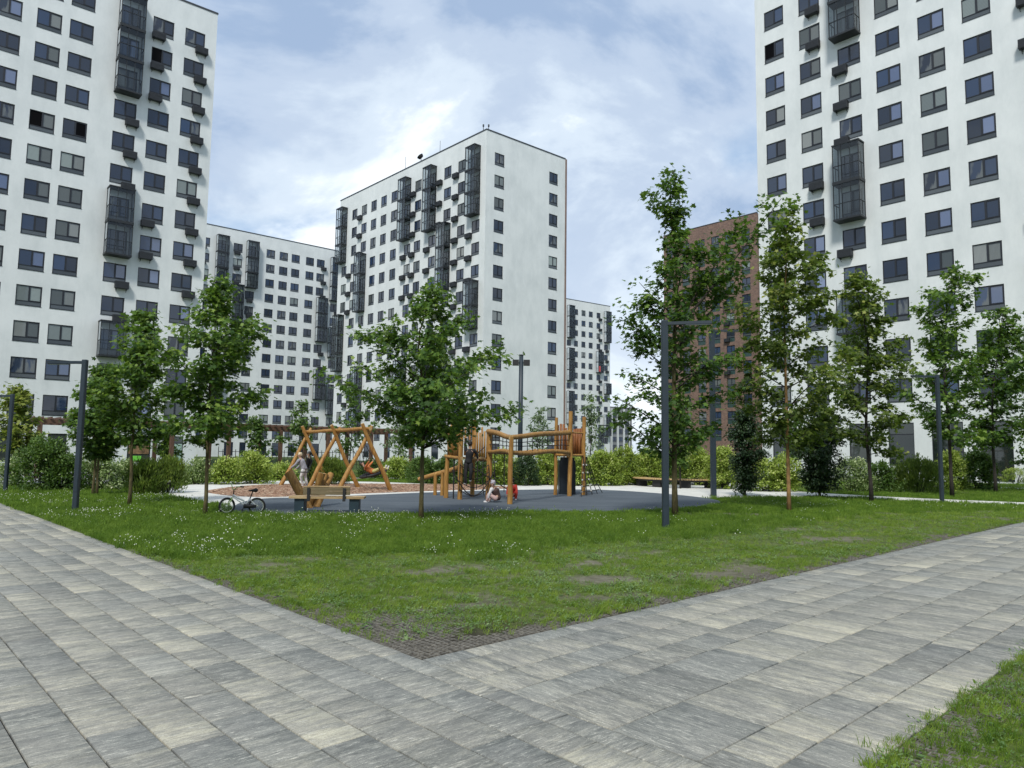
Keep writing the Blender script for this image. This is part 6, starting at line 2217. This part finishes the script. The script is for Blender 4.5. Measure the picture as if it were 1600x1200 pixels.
def scatter(name, P_, rot, scl, idx, label):
    me = bpy.data.meshes.new(name)
    me.vertices.add(len(P_)); me.vertices.foreach_set('co', P_.astype(np.float32).ravel())
    a = me.attributes.new('rz', 'FLOAT', 'POINT'); a.data.foreach_set('value', rot.astype(np.float32))
    a = me.attributes.new('sc', 'FLOAT', 'POINT'); a.data.foreach_set('value', scl.astype(np.float32))
    a = me.attributes.new('ix', 'INT', 'POINT'); a.data.foreach_set('value', idx.astype(np.int32))
    o_ = obj(name, me)
    tag(o_, label, 'grass', kind='stuff')
    ng = bpy.data.node_groups.new(name, 'GeometryNodeTree')
    ng.interface.new_socket('Geometry', in_out='INPUT', socket_type='NodeSocketGeometry')
    ng.interface.new_socket('Geometry', in_out='OUTPUT', socket_type='NodeSocketGeometry')
    N, Lk = ng.nodes, ng.links
    gi, go = N.new('NodeGroupInput'), N.new('NodeGroupOutput')
    jn = N.new('GeometryNodeJoinGeometry')
    for s_ in reversed(SRC):
        oi = N.new('GeometryNodeObjectInfo')
        oi.inputs['Object'].default_value = s_
        oi.inputs['As Instance'].default_value = True
        Lk.new(oi.outputs['Geometry'], jn.inputs[0])
    iop = N.new('GeometryNodeInstanceOnPoints')
    iop.inputs['Pick Instance'].default_value = True
    m2p = N.new('GeometryNodeMeshToPoints')
    Lk.new(gi.outputs[0], m2p.inputs['Mesh'])
    Lk.new(m2p.outputs[0], iop.inputs['Points'])
    Lk.new(jn.outputs[0], iop.inputs['Instance'])

    def na(nm, typ):
        n = N.new('GeometryNodeInputNamedAttribute'); n.data_type = typ; n.inputs['Name'].default_value = nm
        return n.outputs[0]
    Lk.new(na('ix', 'INT'), iop.inputs['Instance Index'])
    cb = N.new('ShaderNodeCombineXYZ'); Lk.new(na('rz', 'FLOAT'), cb.inputs[2])
    try:
        e2r = N.new('FunctionNodeEulerToRotation'); Lk.new(cb.outputs[0], e2r.inputs[0]); Lk.new(e2r.outputs[0], iop.inputs['Rotation'])
    except Exception:
        Lk.new(cb.outputs[0], iop.inputs['Rotation'])
    Lk.new(na('sc', 'FLOAT'), iop.inputs['Scale'])
    Lk.new(iop.outputs[0], go.inputs[0])
    md = o_.modifiers.new('tufts', 'NODES')
    md.node_group = ng
    return o_


g = np.random.default_rng(77)
PTS = []
for (y0, y1, dens) in ((3.6, 6.5, 620), (6.5, 9, 560), (9, 13, 380), (13, 18, 180), (18, 24, 80), (24, 32, 36), (32, 46, 14)):
    xl, xr = -0.74 * y1 - 1, 0.74 * y1 + 1
    n = int((xr - xl) * (y1 - y0) * dens)
    PTS.append(np.stack([g.uniform(xl, xr, n), g.uniform(y0, y1, n), 0 * g.random(n) + (1 if y0 < 18 else 2)], -1))
PTS = np.concatenate(PTS)
x, y, lod = PTS.T
inA, inB = lawn_mask(x, y)
xy = np.stack([x, y], -1)
edge = (g.normal(0, 0.03, len(x)))
edge = edge + 0.09 * (vnoise(x, y, 0.35, 91) - 0.5)
inA = (xy @ nL > nL0 + edge * 0.6 - 0.008) & (xy @ nR < nR0 + 0.004 + edge * 0.6)
inB = (xy @ nR > nR1 - 0.005 + edge) & (xy @ nL > nL0 - 0.4)
ok = (inA | inB) & (np.abs(x) < 0.72 * y + 0.6)
for P__ in (concrete_poly, rubber_poly, chips_poly):
    ok &= ~poly_in(x, y, P__)
ok &= ~((y > 29.5) & (x < -17) & (y < 45))
x, y, lod = x[ok], y[ok], lod[ok]
short, bare = bare_amount(x, y)
xy = np.stack([x, y], -1)
verge = xy @ nR > nR1
short = np.where(verge, 0.93, short)
# olive short turf also along the whole right side
rb = np.clip(1.2 - (nR0 - xy @ nR) / 1.6, 0, 1) * (~verge)
short = np.maximum(short, rb)
bare = np.where(verge, np.clip((vnoise(x, y, 0.35, 5) - 0.68) * 2.0, 0, 0.4), bare)
clump = np.clip((vnoise(x, y, 0.22, 61) * 0.6 + vnoise(x, y, 0.09, 62) * 0.4 - 0.30) * 4.0, 0.30, 1)
clump = np.where((short > 0.5) & (lod < 1.5) & ~verge, clump, 1.0)
keep = (g.random(len(x)) > bare * 1.02) & (g.random(len(x)) < clump)
x, y, lod, short, verge, bare = x[keep], y[keep], lod[keep], short[keep], verge[keep], bare[keep]
n = len(x)
r_ = g.random(n)
fl = vnoise(x, y, 1.7, 41) * 0.6 + vnoise(x, y, 0.5, 42) * 0.4
# clover flowers cluster on the left half of the lawn
left_w = np.clip(np.interp(x, [-14, -3, 2, 8], [1.0, 0.75, 0.35, 0.15]), 0, 1)
isS = g.random(n) < short
idx = np.where(isS, np.where(g.random(n) < 0.5, 2, 3), np.where(g.random(n) < 0.5, 0, 1))
cl = vnoise(x, y, 0.8, 51)
idx = np.where(isS & (r_ < 0.10 + 0.25 * (cl > 0.6)), 4, idx)
idx = np.where(isS & (r_ > 0.985), 7, idx)
idx = np.where(isS & (r_ > 0.86) & (r_ < 0.92), 6, idx)
idx = np.where(~isS & (r_ < 0.22), 8, idx)
idx = np.where((lod > 1.5) & (idx <= 1), 9, idx)
idx = np.where((lod > 1.5) & ((idx == 2) | (idx == 3)), 10, idx)
fp = np.clip((fl - 0.42) * 3.0, 0, 1) * left_w * np.where(isS, 0.0015, 0.09) * np.where(lod > 1.5, 1.6, 1)
idx = np.where(g.random(n) < fp, 5, idx)
scl = g.uniform(0.6, 1.25, n) * (0.75 + 0.55 * vnoise(x, y, 0.4, 71)) * np.where((idx == 5) & (y > 12), 1.15, 1.0)
scl = np.where((x * nR[0] + y * nR[1]) > nR1, scl * 0.8, scl)
hz = lawn_height(x, y)
scatter('lawn_grass', np.stack([x, y, hz], -1), g.uniform(0, 6.28, n), scl, idx, 'lawn of mown and tall grass with white clover around the playground')
print('grass points', n)
